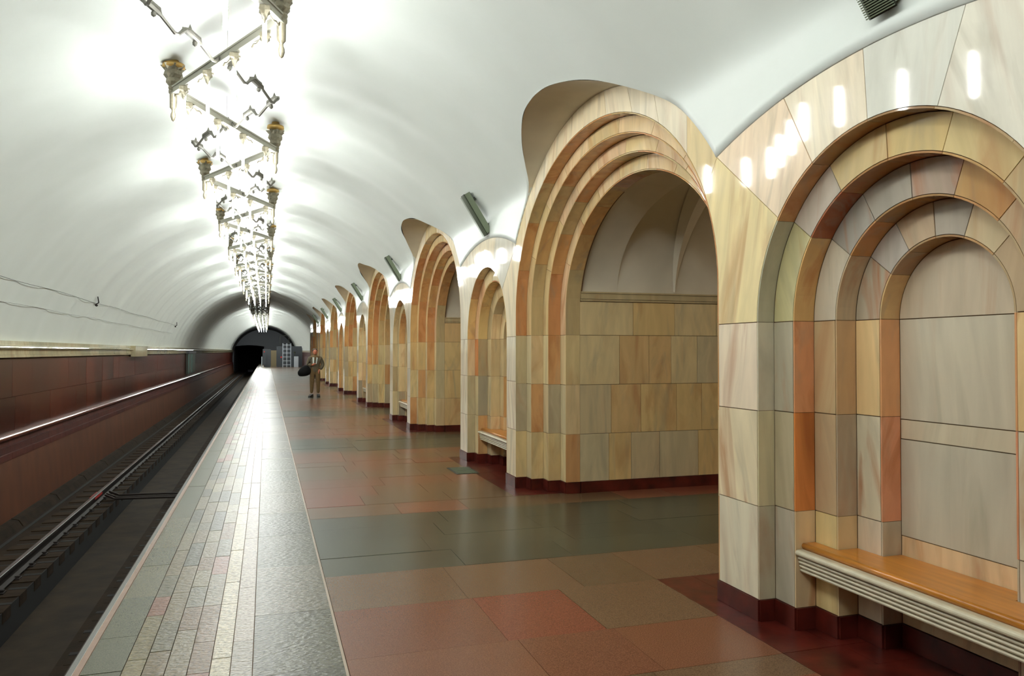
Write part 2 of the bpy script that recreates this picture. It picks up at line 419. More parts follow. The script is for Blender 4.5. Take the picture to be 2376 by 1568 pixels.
OVA = {('nrev', 0): [Cm(170, 168, 146, .2), Cm(180, 136, 92, .5), Cm(152, 116, 78, .5), Cm(140, 110, 76, .4), Cm(170, 150, 116, .4), Cm(170, 150, 116, .4)],
 ('nface', 1): [Cm(186, 180, 136, .5), Cm(176, 166, 152, .6), Cm(196, 176, 130, .5), Cm(200, 178, 124, .4), Cm(200, 182, 134, .4), Cm(190, 170, 130, .4)],
 ('nrev', 1): [Cm(196, 160, 104, .9), Cm(138, 78, 48, .5), Cm(150, 110, 66, .5), Cm(160, 120, 80, .4), Cm(180, 146, 96, .4), Cm(170, 150, 116, .4)],
 ('nface', 2): [Cm(192, 184, 164, .2), Cm(152, 148, 138, .8), Cm(158, 152, 140, .1), Cm(168, 150, 134, .7), Cm(184, 148, 98, .5), Cm(180, 160, 130, .4)],
 ('nrev', 2): [Cm(178, 160, 130, .4), Cm(176, 130, 82, .4), Cm(150, 118, 78, .4), Cm(150, 118, 78, .4), Cm(176, 134, 88, .5), Cm(170, 150, 116, .4)],
 ('nface', 3): [Cm(176, 166, 146, .8), Cm(170, 164, 154, .2), Cm(178, 158, 132, .4), Cm(166, 158, 146, .4), Cm(196, 180, 146, .2), Cm(180, 160, 130, .4)],
 ('nrev', 3): [Cm(190, 160, 112, .3), Cm(150, 124, 96, .3), Cm(150, 124, 90, .4), Cm(150, 124, 90, .4), Cm(176, 140, 96, .4), Cm(170, 150, 116, .4)]}
JIDX = {0: 0, 37: 1, 61: 2, 86: 3, 110: 4, 137: 5}
def tone_for(pier, kd, k, t):
    if kd == 'front': return random.choice(CREAM+[GRY[2]]) if pier > 0 else [Cm(232, 214, 188, .3), Cm(230, 222, 200, .2), Cm(206, 208, 198, .2), Cm(216, 214, 200, .3)][t[1] % 4]
    if kd == 'plinth': return None
    if pier == 0 and kd != 'back':
        if t[0] != 0 and (kd, k, t[1]) in OV: return OV[(kd, k, t[1])]
        if t[0] == 0 and (kd, k) in OVA: return OVA[(kd, k)][JIDX[t[1]]]
    if kd in ('pface', 'spring'): return random.choice(CREAM)
    if kd == 'back': return [Cm(204, 190, 156, .3), Cm(208, 184, 146, .5), Cm(184, 180, 162, .1), Cm(196, 188, 164, .1), Cm(192, 186, 166, .1), 0, 0, 0, 0, Cm(190, 178, 156, .3)][t[1]] if pier == 0 else tone()
    return tone()
NAME = {'rev': 'reveal_slab', 'face': 'marble_slab', 'front': 'voussoir', 'nrev': 'reveal_slab', 'nface': 'marble_slab', 'back': 'back_slab', 'pface': 'marble_slab', 'spring': 'marble_slab', 'plinth': 'plinth_block'}
mesh_cache = {}
def make_group(parent, blocks, key, pier, join):
    if join:
        groups = {}
        for poly, x0, x1, k, kd, t in blocks:
            nm = 'plinth' if kd == 'plinth' else ('front_slabs' if kd in ('front', 'pface', 'spring') else 'ring_slabs')
            groups.setdefault((nm, k), MB()).prism(shrink(poly, G*1.2), x0, x1)
        for (nm, k), mb in groups.items():
            o = mb.obj(nm, M['burgundy'] if nm == 'plinth' else M['marble'], parent, random.choice(CREAM) if nm == 'front_slabs' else tone(), 'stuff')
    else:
        for i, (poly, x0, x1, k, kd, t) in enumerate(blocks):
            me = mesh_cache.get((key, i))
            if me is None:
                mb = MB(); d = .0008*((i*7) % 3)
                if kd in ('rev', 'nrev', 'plinth'): mb.prism(shrink(poly, .0012), x0, x1-(0 if kd == 'plinth' else .001))
                else: mb.prism(shrink(poly, G), x0-d, x1)
                me = bpy.data.meshes.new(NAME[kd]); me.from_pydata(mb.v, [], mb.f); me.update()
                me.materials.append(M['burgundy'] if kd == 'plinth' else M['marble']); mesh_cache[(key, i)] = me
            o = bpy.data.objects.new(NAME[kd], me); COL.objects.link(o); o.parent = parent
            tc = tone_for(pier, kd, k, t)
            if tc: o.color = (*tc[:3], min(1.6, tc[3]*(1.7 if pier == 0 and kd != 'front' else 1)))
    key2 = (key, 'back')
    me = mesh_cache.get(key2)
    if me is None:
        mb = backing(blocks); me = bpy.data.meshes.new('mortar_bed'); me.from_pydata(mb.v, [], mb.f); me.update(); me.materials.append(M['mortar']); mesh_cache[key2] = me
    o = bpy.data.objects.new('mortar_bed', me); COL.objects.link(o); o.parent = parent

PIERLAB = ['nearest marble pier, its stepped niche filling the right edge of the frame',
 'second marble pier from the camera, left of the big open passage arch',
 'third marble pier from the camera, in the middle distance', 'fourth marble pier from the camera, small niche arch beside it',
 'fifth marble pier along the platform, seen edge-on behind the fourth', 'sixth marble pier, just right of the walking man',
 'seventh marble pier, a thin sliver behind the walking man', 'last marble pier at the far end of the arcade']
ARCLAB = ['nearest stepped marble arch over the big open passage', 'second stepped passage arch with tall plaster cowl above it',
 'third passage arch, narrow and tall, between third and fourth piers', 'fourth passage arch along the arcade, very narrow in view',
 'fifth passage arch along the arcade, a thin upright sliver', 'sixth passage arch, just right of the walking man', 'farthest passage arch at the end of the arcade']
YS = 2.18
for k in range(NP):
    cy = NC+PER*k
    p = empty('marble_pier', (0, cy, 0), PIERLAB[k], 'pier', 'stepped marble piers of the arcade')
    make_group(p, NB, 'n', k, k >= 4)
    # jamb slabs of the passage steps belong to the pier they stand on
    hw = [PER/2-w for w, h in PWH]
    jam = []
    for (poly, x0, x1, kk, kd, t) in PB:
        if kd in ('rev', 'face') and t[0] != 0:
            s = t[0]      # s=-1: low-y side of the passage = this pier's +y flank ; s=+1: the next pier's -y flank
            if s == -1: jam.append(([(y+PC-NC, z) for y, z in poly], x0, x1, kk, kd, t))
            else: jam.append(([(y+PC-NC-PER, z) for y, z in poly], x0, x1, kk, kd, t))
    jb = []
    for (poly, x0, x1, kk, kd, t) in jam: jb.append((poly, x0, x1, kk, kd, t))
    for i, (poly, x0, x1, kk, kd, t) in enumerate(jb):
        me = mesh_cache.get(('j', i))
        if me is None:
            mb = MB(); mb.prism(shrink(poly, .0012 if kd == 'rev' else G), x0, x1); me = bpy.data.meshes.new('jamb_slab'); me.from_pydata(mb.v, [], mb.f); me.update(); me.materials.append(M['marble']); mesh_cache[('j', i)] = me
        o = bpy.data.objects.new('jamb_slab', me); COL.objects.link(o); o.parent = p; o.color = random.choice([Cm(206, 186, 138, .4), Cm(200, 174, 124, .6), Cm(190, 176, 138, .3), Cm(196, 152, 104, .9), Cm(206, 184, 142, .4), Cm(174, 162, 134, .3)]) if kd == 'rev' else random.choice([Cm(214, 200, 158, .3), Cm(206, 188, 142, .5), Cm(196, 184, 150, .3)])
    # solid core of the pier and its passage side walls (relative coordinates)
    mb = MB()
    d0 = DN
    mb.box(3.44, 6.2, -hw[3]+.02+d0, hw[3]-.02+d0, 0, 4.4)
    for j in range(4):
        xa = XF[j]+.014; xb = 3.46
        for s in (-1, 1):
            a = hw[j]-TH-.0 if True else 0
            y_in = NR[min(3, j)]+.012
            y0, y1 = sorted((s*(y_in if j else NR[0]+.012), s*(hw[j]-.012)+d0))
            mb.box(xa, xb, y0, y1, 0, 2.0 if j else NZ)
    mb.box(NX[4]+.01, 3.46, -.6, .6, 0, 4.0)
    mb.obj('mortar_core', M['mortar'], p)
    # passage wall panels, both flanks
    rows = [(.13, .685, (3.49, 3.86, 4.15, 4.53, 5.06, 5.62, 6.2)), (.685, 1.26, (3.49, 3.89, 4.28, 4.76, 5.11, 5.7, 6.2)),
            (1.26, 1.84, (3.49, 4.0, 4.39, 4.69, 5.05, 5.6, 6.2)), (1.84, 2.235, (3.49, 4.18, 4.74, 5.32, 6.2))]
    near_side = [(-1), 1] if k < 4 else [-1]
    for s in near_side:
        yw0 = s*hw[3]+d0
        for z0, z1, xs in rows:
            for a, b in zip(xs, xs[1:]):
                mb = MB(); y0, y1 = sorted((yw0, yw0-s*.022)); mb.box(a+G, b-G, y0, y1, z0+G, z1-G)
                mb.obj('wall_panel', M['dull_marble'], p, random.choice([Cm(204, 186, 142, .25), Cm(196, 178, 132, .3), Cm(190, 178, 144, .15), Cm(206, 180, 126, .5), Cm(200, 170, 120, .6), Cm(190, 174, 138, .2)]))
        mb = MB(); y0, y1 = sorted((yw0-s*.02, yw0+s*.015)); mb.box(XP+.01, 6.2, y0, y1, 0, .13); mb.obj('plinth_block', M['burgundy'], p)
        mb = MB(); y0, y1 = sorted((yw0-s*.02, yw0+s*.012)); mb.box(XP+.005, 6.2, y0, y1, 2.24, 2.262)
        y0, y1 = sorted((yw0-s*.02, yw0+s*.022)); mb.box(XP+.005, 6.2, y0, y1, 2.265, 2.33)
        y0, y1 = sorted((yw0-s*.02, yw0+s*.035)); mb.box(XP+.005, 6.2, y0, y1, 2.332, 2.35)
        mb.obj('cornice', M['dull_marble'], p, C(190, 172, 130, .4))
for k in range(NP-1):
    cy = PC+PER*k
    a = empty('passage_arch', (0, cy, PZ), ARCLAB[k], 'arch', 'stepped marble arches over the passages')
    blocks = [([(y, z-PZ) for y, z in poly], x0, x1, kk, kd, t) for (poly, x0, x1, kk, kd, t) in PB if not (kd in ('rev', 'face') and t[0] != 0)]
    for i, (poly, x0, x1, kk, kd, t) in enumerate(blocks):
        me = mesh_cache.get(('a', i))
        if me is None:
            mb = MB(); mb.prism(shrink(poly, .0012 if kd == 'rev' else G), x0, x1); me = bpy.data.meshes.new(NAME[kd]); me.from_pydata(mb.v, [], mb.f); me.update(); me.materials.append(M['marble']); mesh_cache[('a', i)] = me
        o = bpy.data.objects.new(NAME[kd], me); COL.objects.link(o); o.parent = a
        if kd == 'front': o.color = random.choice(CREAM+PAL[:2])
        elif kd == 'face': o.color = random.choice([Cm(212, 190, 142, .5), Cm(214, 190, 150, .7), Cm(204, 182, 136, .5), Cm(210, 182, 146, .7)])
        else: o.color = random.choice([Cm(196, 162, 110, .5), Cm(196, 152, 100, .7), Cm(186, 166, 122, .4), Cm(190, 138, 92, .8)])
    me = mesh_cache.get('aback')
    if me is None:
        mb = MB()
        for poly, x0, x1, kk, kd, t in blocks:
            if kd == 'rev':
                q = []
                for y, z in poly:
                    d = Vector((y, max(0, z))).normalized(); q.append((y+d.x*.01, z+d.y*.01))
                mb.prism(q, x0+.012, x1+.02)
            else: mb.prism(poly, x0+.009, x1+.03)
        me = bpy.data.meshes.new('mortar_bed'); me.from_pydata(mb.v, [], mb.f); me.update(); me.materials.append(M['mortar']); mesh_cache['aback'] = me
    o = bpy.data.objects.new('mortar_bed', me); COL.objects.link(o); o.parent = a

# ------------------------------------------------------------------ the plaster vault over the track and platform ("ceiling")
def ripple(y, a):
    return (.012+.010*min(1, max(0, (y-10)/10)))*math.sin(y*2*PI/1.9+.9*math.sin(y*.6)+.5*a)+.007*math.sin(y*2*PI/.83+1.3+a)
ys = []
y = Y0
while y < Y_ARC:
    ys.append(y); y += .05 if y < 12 else (.1 if y < 32 else .2)
for k in range(NP): 
    for s in (-1, 1): ys.append(PC+PER*(k-1)+s*2.18); ys.append(PC+PER*(k-1)+s*2.1805)
ys = sorted(t for t in set(round(t, 4) for t in ys) if Y0 <= t < Y_ARC)+[Y_ARC]
NL, NRR = 40, 46
def prof(y, zend, far=False):
    pts = []
    aL = math.asin((1.80-VC)/VR)                      # left spring
    for i in range(NL):
        a = PI-aL+(PI/2-(PI-aL))*i/NL
        rr = VR+ripple(y, a); pts.append((VA+rr*math.cos(a), VC+rr*math.sin(a)))
    zc = VC+VR
    if far:
        for i in range(NRR+1):
            a = PI/2+(math.asin((1.6-VC)/VR)-PI/2)*i/NRR; rr = VR+ripple(y, a); pts.append((VA+rr*math.cos(a), VC+rr*math.sin(a)))
        return pts
    aE = math.asin(min(1, (zend-VC)/VR))
    for i in range(NRR+1):
        a = PI/2+(aE-PI/2)*i/NRR
        z = VC+VR*math.sin(a); x = vault_x(z) if a < 1.2 else VA+VR*math.cos(a)
        rp = ripple(y, a)*min(1, max(0, (z-3.5)/.5))
        pts.append((x+rp*math.cos(a), z+rp*math.sin(a)))
    pts.append((max(pts[-1][0], 2.862) if pts[-1][0] > 2.84 else pts[-1][0]+.001, pts[-1][1]-.001)); pts[-1] = (2.895 if pts[-2][0] > 2.84 else pts[-1][0], pts[-1][1])
    return pts
V = []; Fc = []
npt = NL+NRR+2
for y in ys:
    for x, z in prof(y, z_end(y)): V.append((x, y, z))
for i in range(len(ys)-1):
    for j in range(npt-1):
        a = i*npt+j; Fc.append((a, a+1, a+npt+1, a+npt))
ceil = mobj('ceiling', V, Fc, M['plaster'], smooth=True); tag(ceil, 'white plaster barrel vault over the track and platform', kind='structure')
# deep plaster cowls over the passages
for k in range(-1, NP-1):
    V = []; Fc = []; n = 60
    for i in range(n+1):
        d = -2.18+4.36*i/n; z = P_out(d); xv = min(vault_x(z), XF[0]-.004); V += [(xv, d, z), (XF[0]+.03, d, z)]
    for i in range(n): Fc.append((2*i, 2*i+1, 2*i+3, 2*i+2))
    for v in range(len(V)): V[v] = (V[v][0], V[v][1]+PC+PER*k, V[v][2])
    mobj('plaster_cowl', V, Fc, M['plaster_matt'], ceil, smooth=True)
# far stretch of the vault beyond the arcade
ysf = [Y_ARC+.35*i for i in range(int((Y_END-Y_ARC)/.35)+1)]+[Y_END]
V = []; Fc = []
for y in ysf:
    for x, z in prof(y, 0, True): V.append((x, y, z))
npt = NL+NRR+1
for i in range(len(ysf)-1):
    for j in range(npt-1):
        a = i*npt+j; Fc.append((a, a+1, a+npt+1, a+npt))
mobj('far_vault', V, Fc, M['plaster'], ceil, smooth=True)
# return wall where the arcade stops
mb = MB(); pts = [(2.86, 0), (2.86, 3.0)]
for i in range(8): z = 3.0+.6*i/7; pts.append((vault_x(z)-.01, z))
pts += [(3.05, 3.6), (4.3, 3.2), (4.3, 0)]
mb.prismy(pts, Y_ARC-.02, Y_ARC+.02); mb.obj('trim_1', M['dull_marble'], None, C(120, 124, 104, .2), 'structure')
# passage ceilings and the dim central hall beyond
def barrel(name, x0, x1, w, h, zb, cy, m, parent, dome=None):
    V = []; Fc = []; n = 28; cols = 9
    for c in range(cols):
        x = x0+(x1-x0)*c/(cols-1); hh = h*(1 if dome is None else dome(c/(cols-1)))
        for i in range(n+1):
            t = PI*i/n; V.append((x, cy+w*math.cos(t), zb+hh*math.sin(t)))
    for c in range(cols-1):
        for i in range(n):
            a = c*(n+1)+i; Fc.append((a, a+1, a+n+2, a+n+1))
    return mobj(name, V, Fc, m, parent, smooth=True)
pceil = None
for k in range(-1, NP-1):
    cy = PC+PER*k; w = PWH[3][0]
    c = barrel('ceiling', XP-.005, 3.97, w+.0, PLH, PLZ, cy, M['plaster_matt'], None) if k == -1 else barrel('passage_vault', XP-.005, 3.97, w, PLH, PLZ, cy, M['plaster_matt'], pceil)
    if k == -1: pceil = c; tag(c, 'dim plaster vaults inside the passages', kind='structure')
    # taller pocket, then a second transverse rib
    V = []; Fc = []; n = 28
    # vertical ring face at x = 3.97 between low and tall vault
    for i in range(n+1):
        t = PI*i/n; V += [(3.97, cy+w*math.cos(t), PLZ+PLH*math.sin(t)), (3.97, cy+(w+.0)*math.cos(t), PLZ+PLT*math.sin(t))]
    for i in range(n): Fc.append((2*i, 2*i+1, 2*i+3, 2*i+2))
    mobj('vault_rib', V, Fc, M['plaster_matt'], pceil)
    barrel('passage_vault', 3.97, 6.2, w+.001, PLT, PLZ, cy, M['plaster_matt'], pceil, dome=lambda u: 1+.05*math.sin(u*PI))
    # tapering groin fins that rise from a point on the cornice
    for s in (-1, 1):
        V = [(4.675, cy+s*(w-.0), 2.36), (4.74, cy+s*(w-.03), 2.36)]
        prev = None; V = []; Fc = []
        for i in range(10):
            u = i/9; t = .02+u*R(50); wd = .012+.26*u
            yy = cy+s*w*math.cos(t)*(1-.03*(1-u)); zz = PLZ+PLT*math.sin(t)+.0
            dp = .015+.11*u
            V += [(4.70-wd*.35, yy, zz), (4.70+.01, yy-s*dp, zz-dp*.5), (4.70+wd, yy, zz)]
        for i in range(9):
            for j in range(2): a = 3*i+j; Fc.append((a, a+1, a+4, a+3))
        mobj('groin_fin', V, Fc, M['plaster_matt'], pceil)
mb = MB(); mb.box(6.2, 13, Y0, 56, 4.6, 4.7); mb.obj('hall_ceiling', M['plaster_matt'], pceil)
mb = MB()
for k in range(-1, NP-1):
    cy = PC+PER*k; w = PWH[3][0]
    mb.prism([(cy+w, PLZ), (cy+w, 4.7), (cy-w, 4.7), (cy-w, PLZ)]+[(cy-w*math.cos(PI*i/16), PLZ+PLT*math.sin(PI*i/16)) for i in range(1, 16)], 6.2, 6.26)
for k in range(-1, NP): 
    cy = NC+DN+PER*k; mb.box(6.2, 6.26, cy-(PER/2-PWH[3][0])+.0, cy+(PER/2-PWH[3][0]), 0, 4.7)
hw_ = mb.obj('wall_centre', M['dull_marble'], None, C(190, 176, 140, .3), 'structure')
mb = MB(); mb.box(12.9, 13.1, Y0, 56, 0, 4.7); mb.obj('wall_right', M['dull_marble'], None, C(186, 176, 146, .3), 'structure')
mb = MB(); mb.box(2.88, 13, Y0-.1, Y0, 0, 4.9); mb.obj('wall_hall_near', M['plaster_matt'], None, None, 'structure')
# behind the nearest pier: another pier body so that the arcade goes on behind the camera
mb = MB(); mb.box(2.88, 6.2, NC-PER-1.35, NC-PER+1.44, 0, 4.2); mb.obj('wall_behind', M['marble'], None, C(214, 204, 176, .3), 'structure')
for i in range(8):
    ld = bpy.data.lights.new('hall_light', 'POINT'); ld.energy = HALL; ld.color = (1, .86, .66); ld.shadow_soft_size = .25
    lo = bpy.data.objects.new('hall_light', ld); COL.objects.link(lo); lo.location = (9.2, -.5+PER*i, 3.9)

# ------------------------------------------------------------------ floor
fl = MB(); fl.box(-.9, 13, Y0, Y_END, -.25, -.012); fl.box(-.93, -.898, Y0, 88, -.3, -.002)
floor = fl.obj('floor', M['mortar'], None, None, 'structure'); tag(floor, 'granite paved platform floor')
nose = MB(); nose.box(-.935, -.902, Y0, 88, -.02, .0015); nose.obj('edge_nosing', mat('nosing', (150, 122, 106), .4, noise=.1), floor)
def tiles(name, m, rects, colf, limit=300, gap=.0022, thick=.03):
    rects = sorted(rects, key=lambda r: abs(r[2]-3.0) if r[2] > 2.4 else 100+abs(r[2]))
    extra = {}
    n = 0
    for r in rects:
        x0, x1, y0, y1 = r[:4]; c = colf(r)
        mb = MB(); d = random.uniform(-.0012, .0012)
        if n < limit:
            mb.box(x0+gap, x1-gap, y0+gap, y1-gap, -thick, d); mb.obj(name, m, floor, c); n += 1
        else:
            key = tuple(round(v, 2) for v in c)
            extra.setdefault(key, (MB(), c))[0].box(x0+gap, x1-gap, y0+gap, y1-gap, -thick, d)
    for mbx, c in extra.values(): mbx.obj(name, m, floor, c, 'stuff')
def run(x0, x1, lo, hi, ya=Y0, yb=Y_END):
    out = []; y = ya
    while y < yb:
        l = random.uniform(lo, hi); out.append((x0, x1, y, min(yb, y+l))); y += l
    return out
GC = [C(84, 82, 66, .3), C(92, 87, 70, .3), C(78, 76, 62, .3), C(98, 92, 76, .3)]
BR = [C(98, 76, 46, .3), C(110, 100, 70, .3), C(118, 78, 58, .3), C(92, 86, 64, .3), C(122, 112, 84, .3), C(104, 90, 64, .3), C(76, 74, 58, .3), C(108, 98, 74, .3), C(96, 92, 72, .3), C(106, 94, 68, .3)]
cy_edge = [C(98, 96, 80, .3), C(104, 100, 82, .3), C(92, 92, 76, .3)]
tiles('edge_slab', M['granite'], run(-.90, -.70, .5, 1.3), lambda r: random.choice(cy_edge))
strips = []
for a, b in ((-.70, -.60), (-.60, -.49), (-.49, -.38), (-.38, -.27)): strips += run(a, b, .32, .75)
tiles('paving_sett', M['rough_granite'], strips, lambda r: random.choice(BR))
tiles('white_sett', M['rough_granite'], run(-.27, -.17, .3, .6), lambda r: random.choice([C(166, 156, 130, .2), C(158, 147, 120, .2), C(172, 162, 138, .2)]))
tiles('grey_sett', M['rough_granite'], run(-.17, -.06, .5, 1.4), lambda r: random.choice([C(140, 126, 110, .3), C(124, 114, 98, .3)]))
tiles('border_slab', M['rough_granite'], run(-.06, .40, .45, 1.1), lambda r: random.choice(GC))
seam = MB(); seam.box(.398, .412, Y0, Y_END, -.03, .001); seam.obj('metal_seam', mat('seam', (168, 150, 130), .4), floor)
BAND = 6.79
main = []; band = []; burg = []
x_in = .415
rows = []
y = BAND+1.01-PER*2
k = -2
while y < Y_END:
    yb0 = BAND-1.01+PER*(k+1); yb1 = yb0+2.02
    n = 9; step = (yb0-y)/n
    js = [y+step*i+(random.uniform(-.08, .08) if 0 < i < n else 0) for i in range(n+1)]
    if k == -1: js = [y, .9, 1.5, 2.1, 2.7, 3.3, 3.57, 4.2, 5.0, yb0]; js = sorted(js)
    for a, b in zip(js, js[1:]): rows.append((a, b, 0))
    for j in range(4): rows.append((yb0+.505*j, yb0+.505*(j+1), 1))
    y = yb1; k += 1
NEARC = [C(122, 76, 56, .3), C(104, 76, 52, .3), C(118, 74, 52, .3), C(98, 76, 54, .3), C(122, 66, 48, .3), C(106, 80, 58, .3), C(114, 70, 50, .3)]
for a, b, bd in rows:
    if a > Y_END: continue
    xm = 2.88; ymid = (a+b)/2
    dn = (ymid-NC-DN+PER/2) % PER-PER/2
    inpass = abs(dn) > PER/2-1.6 and ymid < Y_ARC and ymid > 0
    xr = 6.2 if inpass else (3.76 if ymid > Y_ARC else 3.1)
    if abs(dn) < 1.62 and ymid < Y_ARC:
        burg.append((2.70, 3.42, a, b)); xr = 2.70
    x = x_in
    while x < xr-.02:
        l = random.uniform(.55, 1.0) if not bd else random.uniform(.9, 1.3)
        x2 = x+l
        if xr-x2 < .3: x2 = xr
        (band if bd else main).append((x, x2, a, b)); x = x2
tiles('granite_tile', M['granite'], main, lambda r: random.choice(NEARC), gap=.0014)
tiles('dark_tile', M['granite'], band, lambda r: random.choice([C(66, 68, 54, .3), C(60, 62, 50, .3), C(70, 70, 56, .3)]), gap=.0010)
bt = []
for r in burg: m_ = random.uniform(2.9, 3.1); bt += [(r[0], m_, r[2], r[3]), (m_, r[1], r[2], r[3])]
tiles('burgundy_slab', M['burgundy'], bt, lambda r: (.1, .02, .02, 1), gap=.0012)
mb = MB(); mb.box(6.2, 12.9, Y0, 56, -.02, -.001); mb.obj('hall_paving', M['granite'], floor, C(120, 92, 70, .3))
# drain grille beside the second pier
g = empty('drain_grille', (2.60, 10.35, 0), 'small dark green drain grille in the floor by the second pier', 'grille')
mb = MB(); mb.box(-.16, .16, -.3, .3, .0005, .004); mb.obj('frame', M['dark_rib'], g)
for i in range(7):
    mb = MB(); mb.box(-.13, .13, -.26+.08*i, -.225+.08*i, .004, .009); mb.obj('bar', M['green_metal'], g)

# ------------------------------------------------------------------ platform side, track bed
mb = MB(); mb.box(-.9, -.6, Y0, 88, -1.6, -.25); mb.obj('trim_2', M['concrete'], None, None, 'structure')
tb = MB()
tb.box(-4.4, -2.80, Y0, 130, -1.9, -1.28); tb.box(-1.86, -.6, Y0, 130, -1.9, -1.28)
bed = tb.obj('floor', M['concrete'], None, None, 'structure'); tag(bed, 'dirty concrete track bed beside the platform')
mb = MB(); mb.box(-2.80, -1.86, Y0, 130, -1.9, -1.64); mb.obj('drain_floor', M['gutter'], bed)
mb = MB(); mb.box(-2.81, -2.796, Y0, 130, -1.64, -1.275); mb.obj('drain_wall', M['gutter_wall'], bed)
mb = MB(); mb.box(-3.80, -3.74, Y0, 130, -1.279, -1.272); mb.obj('cable_groove', M['slot'], bed)
for i in range(16):
    mb = MB(); y0 = 10+2.4*i; mb.prismy([(-4.06, -1.28), (-3.86, -1.28), (-3.93, -1.17), (-4.06, -1.14)], y0, y0+2.36); mb.obj('kerb_block', M['concrete'], bed)
mb = MB(); mb.prismy([(-4.06, -1.28), (-3.86, -1.28), (-3.93, -1.17), (-4.06, -1.14)], 48.4, 120); mb.obj('kerb_block', M['concrete'], bed)
NSL = 150
ml1 = MB(); ml1.box(-3.62, -2.79, -.17, .12, -.12, .012)
ml2 = MB(); ml2.box(-1.79, -1.05, -.12, .12, -.12, .003)
s1 = MB(); s1.box(-3.58, -3.2, .125, .205, -.01, .0035); s1.box(-3.0, -2.79, .125, .205, -.01, .014)
s2 = MB(); s2.box(-1.80, -1.05, .125, .20, -.01, .006)
pl = MB(); pl.box(-3.2, -2.99, -.07, .07, .012, .028); pl.box(-3.05, -3.0, -.03, .03, .026, .055)
pl2 = MB(); pl2.box(-1.69, -1.48, -.07, .07, .003, .028); pl2.box(-1.69, -1.64, -.03, .03, .026, .055)
me1 = []
for mbx, nm, mm in ((ml1, 'tie_block', 'wood_tie'), (ml2, 'tie_block', 'concrete'), (s1, 'slot', 'slot'), (s2, 'slot', 'slot'), (pl, 'rail_fastening', 'rail_rust'), (pl2, 'rail_fastening', 'rail_rust')):
    me = bpy.data.meshes.new(nm); me.from_pydata(mbx.v, [], mbx.f); me.update(); me.materials.append(M[mm]); me1.append((nm, me))
track = empty('railway_track', (-2.34, 10, -1.28), 'railway track beside the platform with one bright polished rail', 'track')
for i in range(NSL):
    for nm, me in me1:
        if nm == 'slot' and me is me1[2][1] and False: continue
        if i > 75 and nm != 'tie_block': continue
        o = bpy.data.objects.new(nm, me); COL.objects.link(o); o.parent = track; o.location = (2.34, 6.4+.62*i-10, 0)
for x in (-3.10, -1.585):
    h = [(-.036, .0), (-.036, -.035), (-.008, -.045), (-.008, -.125), (-.065, -.14), (-.065, -.15), (.065, -.15), (.065, -.14), (.008, -.125), (.008, -.045), (.036, -.035), (.036, 0)]
    mb = MB(); mb.prismy([(x+2.34+a, -1.10+b+1.28) for a, b in h], Y0-10, 120); mb.obj('rail', M['rail_rust'], track)
    mb = MB(); mb.prismy([(x+2.34-.03, .1805), (x+2.34+.03, .1805), (x+2.34+.024, .1835), (x+2.34-.024, .1835)], Y0-10, 120); mb.obj('rail_head', M['rail_steel'], track)
# cables crossing the track
cb = empty('track_cable', (-2.3, 16.4, -1.2), 'bundle of thin pipes crossing the track, red clamp on the rail', 'cable')
for i, dy in enumerate((0, .16, .42)):
    mb = MB(); mb.tube([(-.68, dy+.35, .04), (-.45, dy, .02), (.1, dy-.12, .03), (1.0, dy-.35, .05), (1.35, dy-.45, .05)], .022, 6); mb.obj('pipe', M['rail_rust'], cb)
mb = MB(); mb.box(-.86, -.76, -.15, .5, .05, .09); mb.obj('red_clamp', M['red_paint'], cb)

# ------------------------------------------------------------------ left wall
mb = MB(); mb.box(-4.5, -4.235, Y0, Y_END, -.2, 1.79); mb.obj('wall_left', M['mortar'], None, None, 'structure')
wl = bpy.data.objects['wall_left']; tag(wl, 'red marble wall across the track')
def stretch_tiles(x, z0, z1, wid, name, ya, yb, limit, jit):
    n = 0; y = ya; ex = {}
    while y < yb:
        l = wid*random.uniform(1-jit, 1+jit); d = random.uniform(0, .003)
        c = random.choice([C(98, 44, 30, 1), C(60, 27, 20, 1), C(84, 36, 24, 1), C(74, 30, 20, 1), C(92, 42, 28, 1), C(68, 30, 22, 1), C(80, 40, 28, 1)])
        mb = MB(); mb.box(x-.03, x+d, y+.004, min(yb, y+l)-.004, z0+.003, z1-.003)
        if n < limit: mb.obj(name, M['red_marble'], wl, c)
        else: ex.setdefault(c, MB()).add(mb.v, mb.f)
        n += 1; y += l
    for c, mbx in ex.items(): mbx.obj(name, M['red_marble'], wl, c, 'stuff')
stretch_tiles(-4.2, .24, .86, 1.1, 'red_slab', 9, Y_END, 90, .3)
stretch_tiles(-4.2, .86, 1.52, .95, 'red_slab', 9, Y_END, 100, .3)
mb = MB(); mb.box(-4.23, -4.2, Y0, 9, .24, 1.52); mb.obj('red_facing', M['red_marble'], wl, C(84, 36, 24, 1))
# polished rail moulding and stepped string course
mb = MB(); pr = [(-4.22, .25)]+[(-4.13+.045*math.cos(a), .205+.045*math.sin(a)) for a in [PI*.5-PI*i/8 for i in range(9)]]+[(-4.22, .16)]
mb.prismy(pr, Y0, Y_END); mb.obj('trim_3', mat('polished_ledge', (110, 52, 36), .16), None, None, 'structure')
for j, (xo, za, zb) in enumerate(((-4.15, .06, .158), (-4.12, -.06, .055), (-4.09, -.17, -.065))):
    yy = 9
    while yy < Y_END:
        l = 1.2 if yy < 60 else 60; mb = MB(); mb.box(-4.25, xo, yy+.003, min(Y_END, yy+l)-.003, za, zb); mb.obj('moulding_block', M['moulding'], wl, random.choice([C(70, 26, 18, 1), C(80, 32, 22, 1)])); yy += l
mb = MB(); mb.prismy([(-4.10, -.17), (-4.5, -.17), (-4.5, -1.4), (-4.03, -1.4)], Y0, Y_END); mb.obj('trim_4', M['brown_wall'], None, None, 'structure')
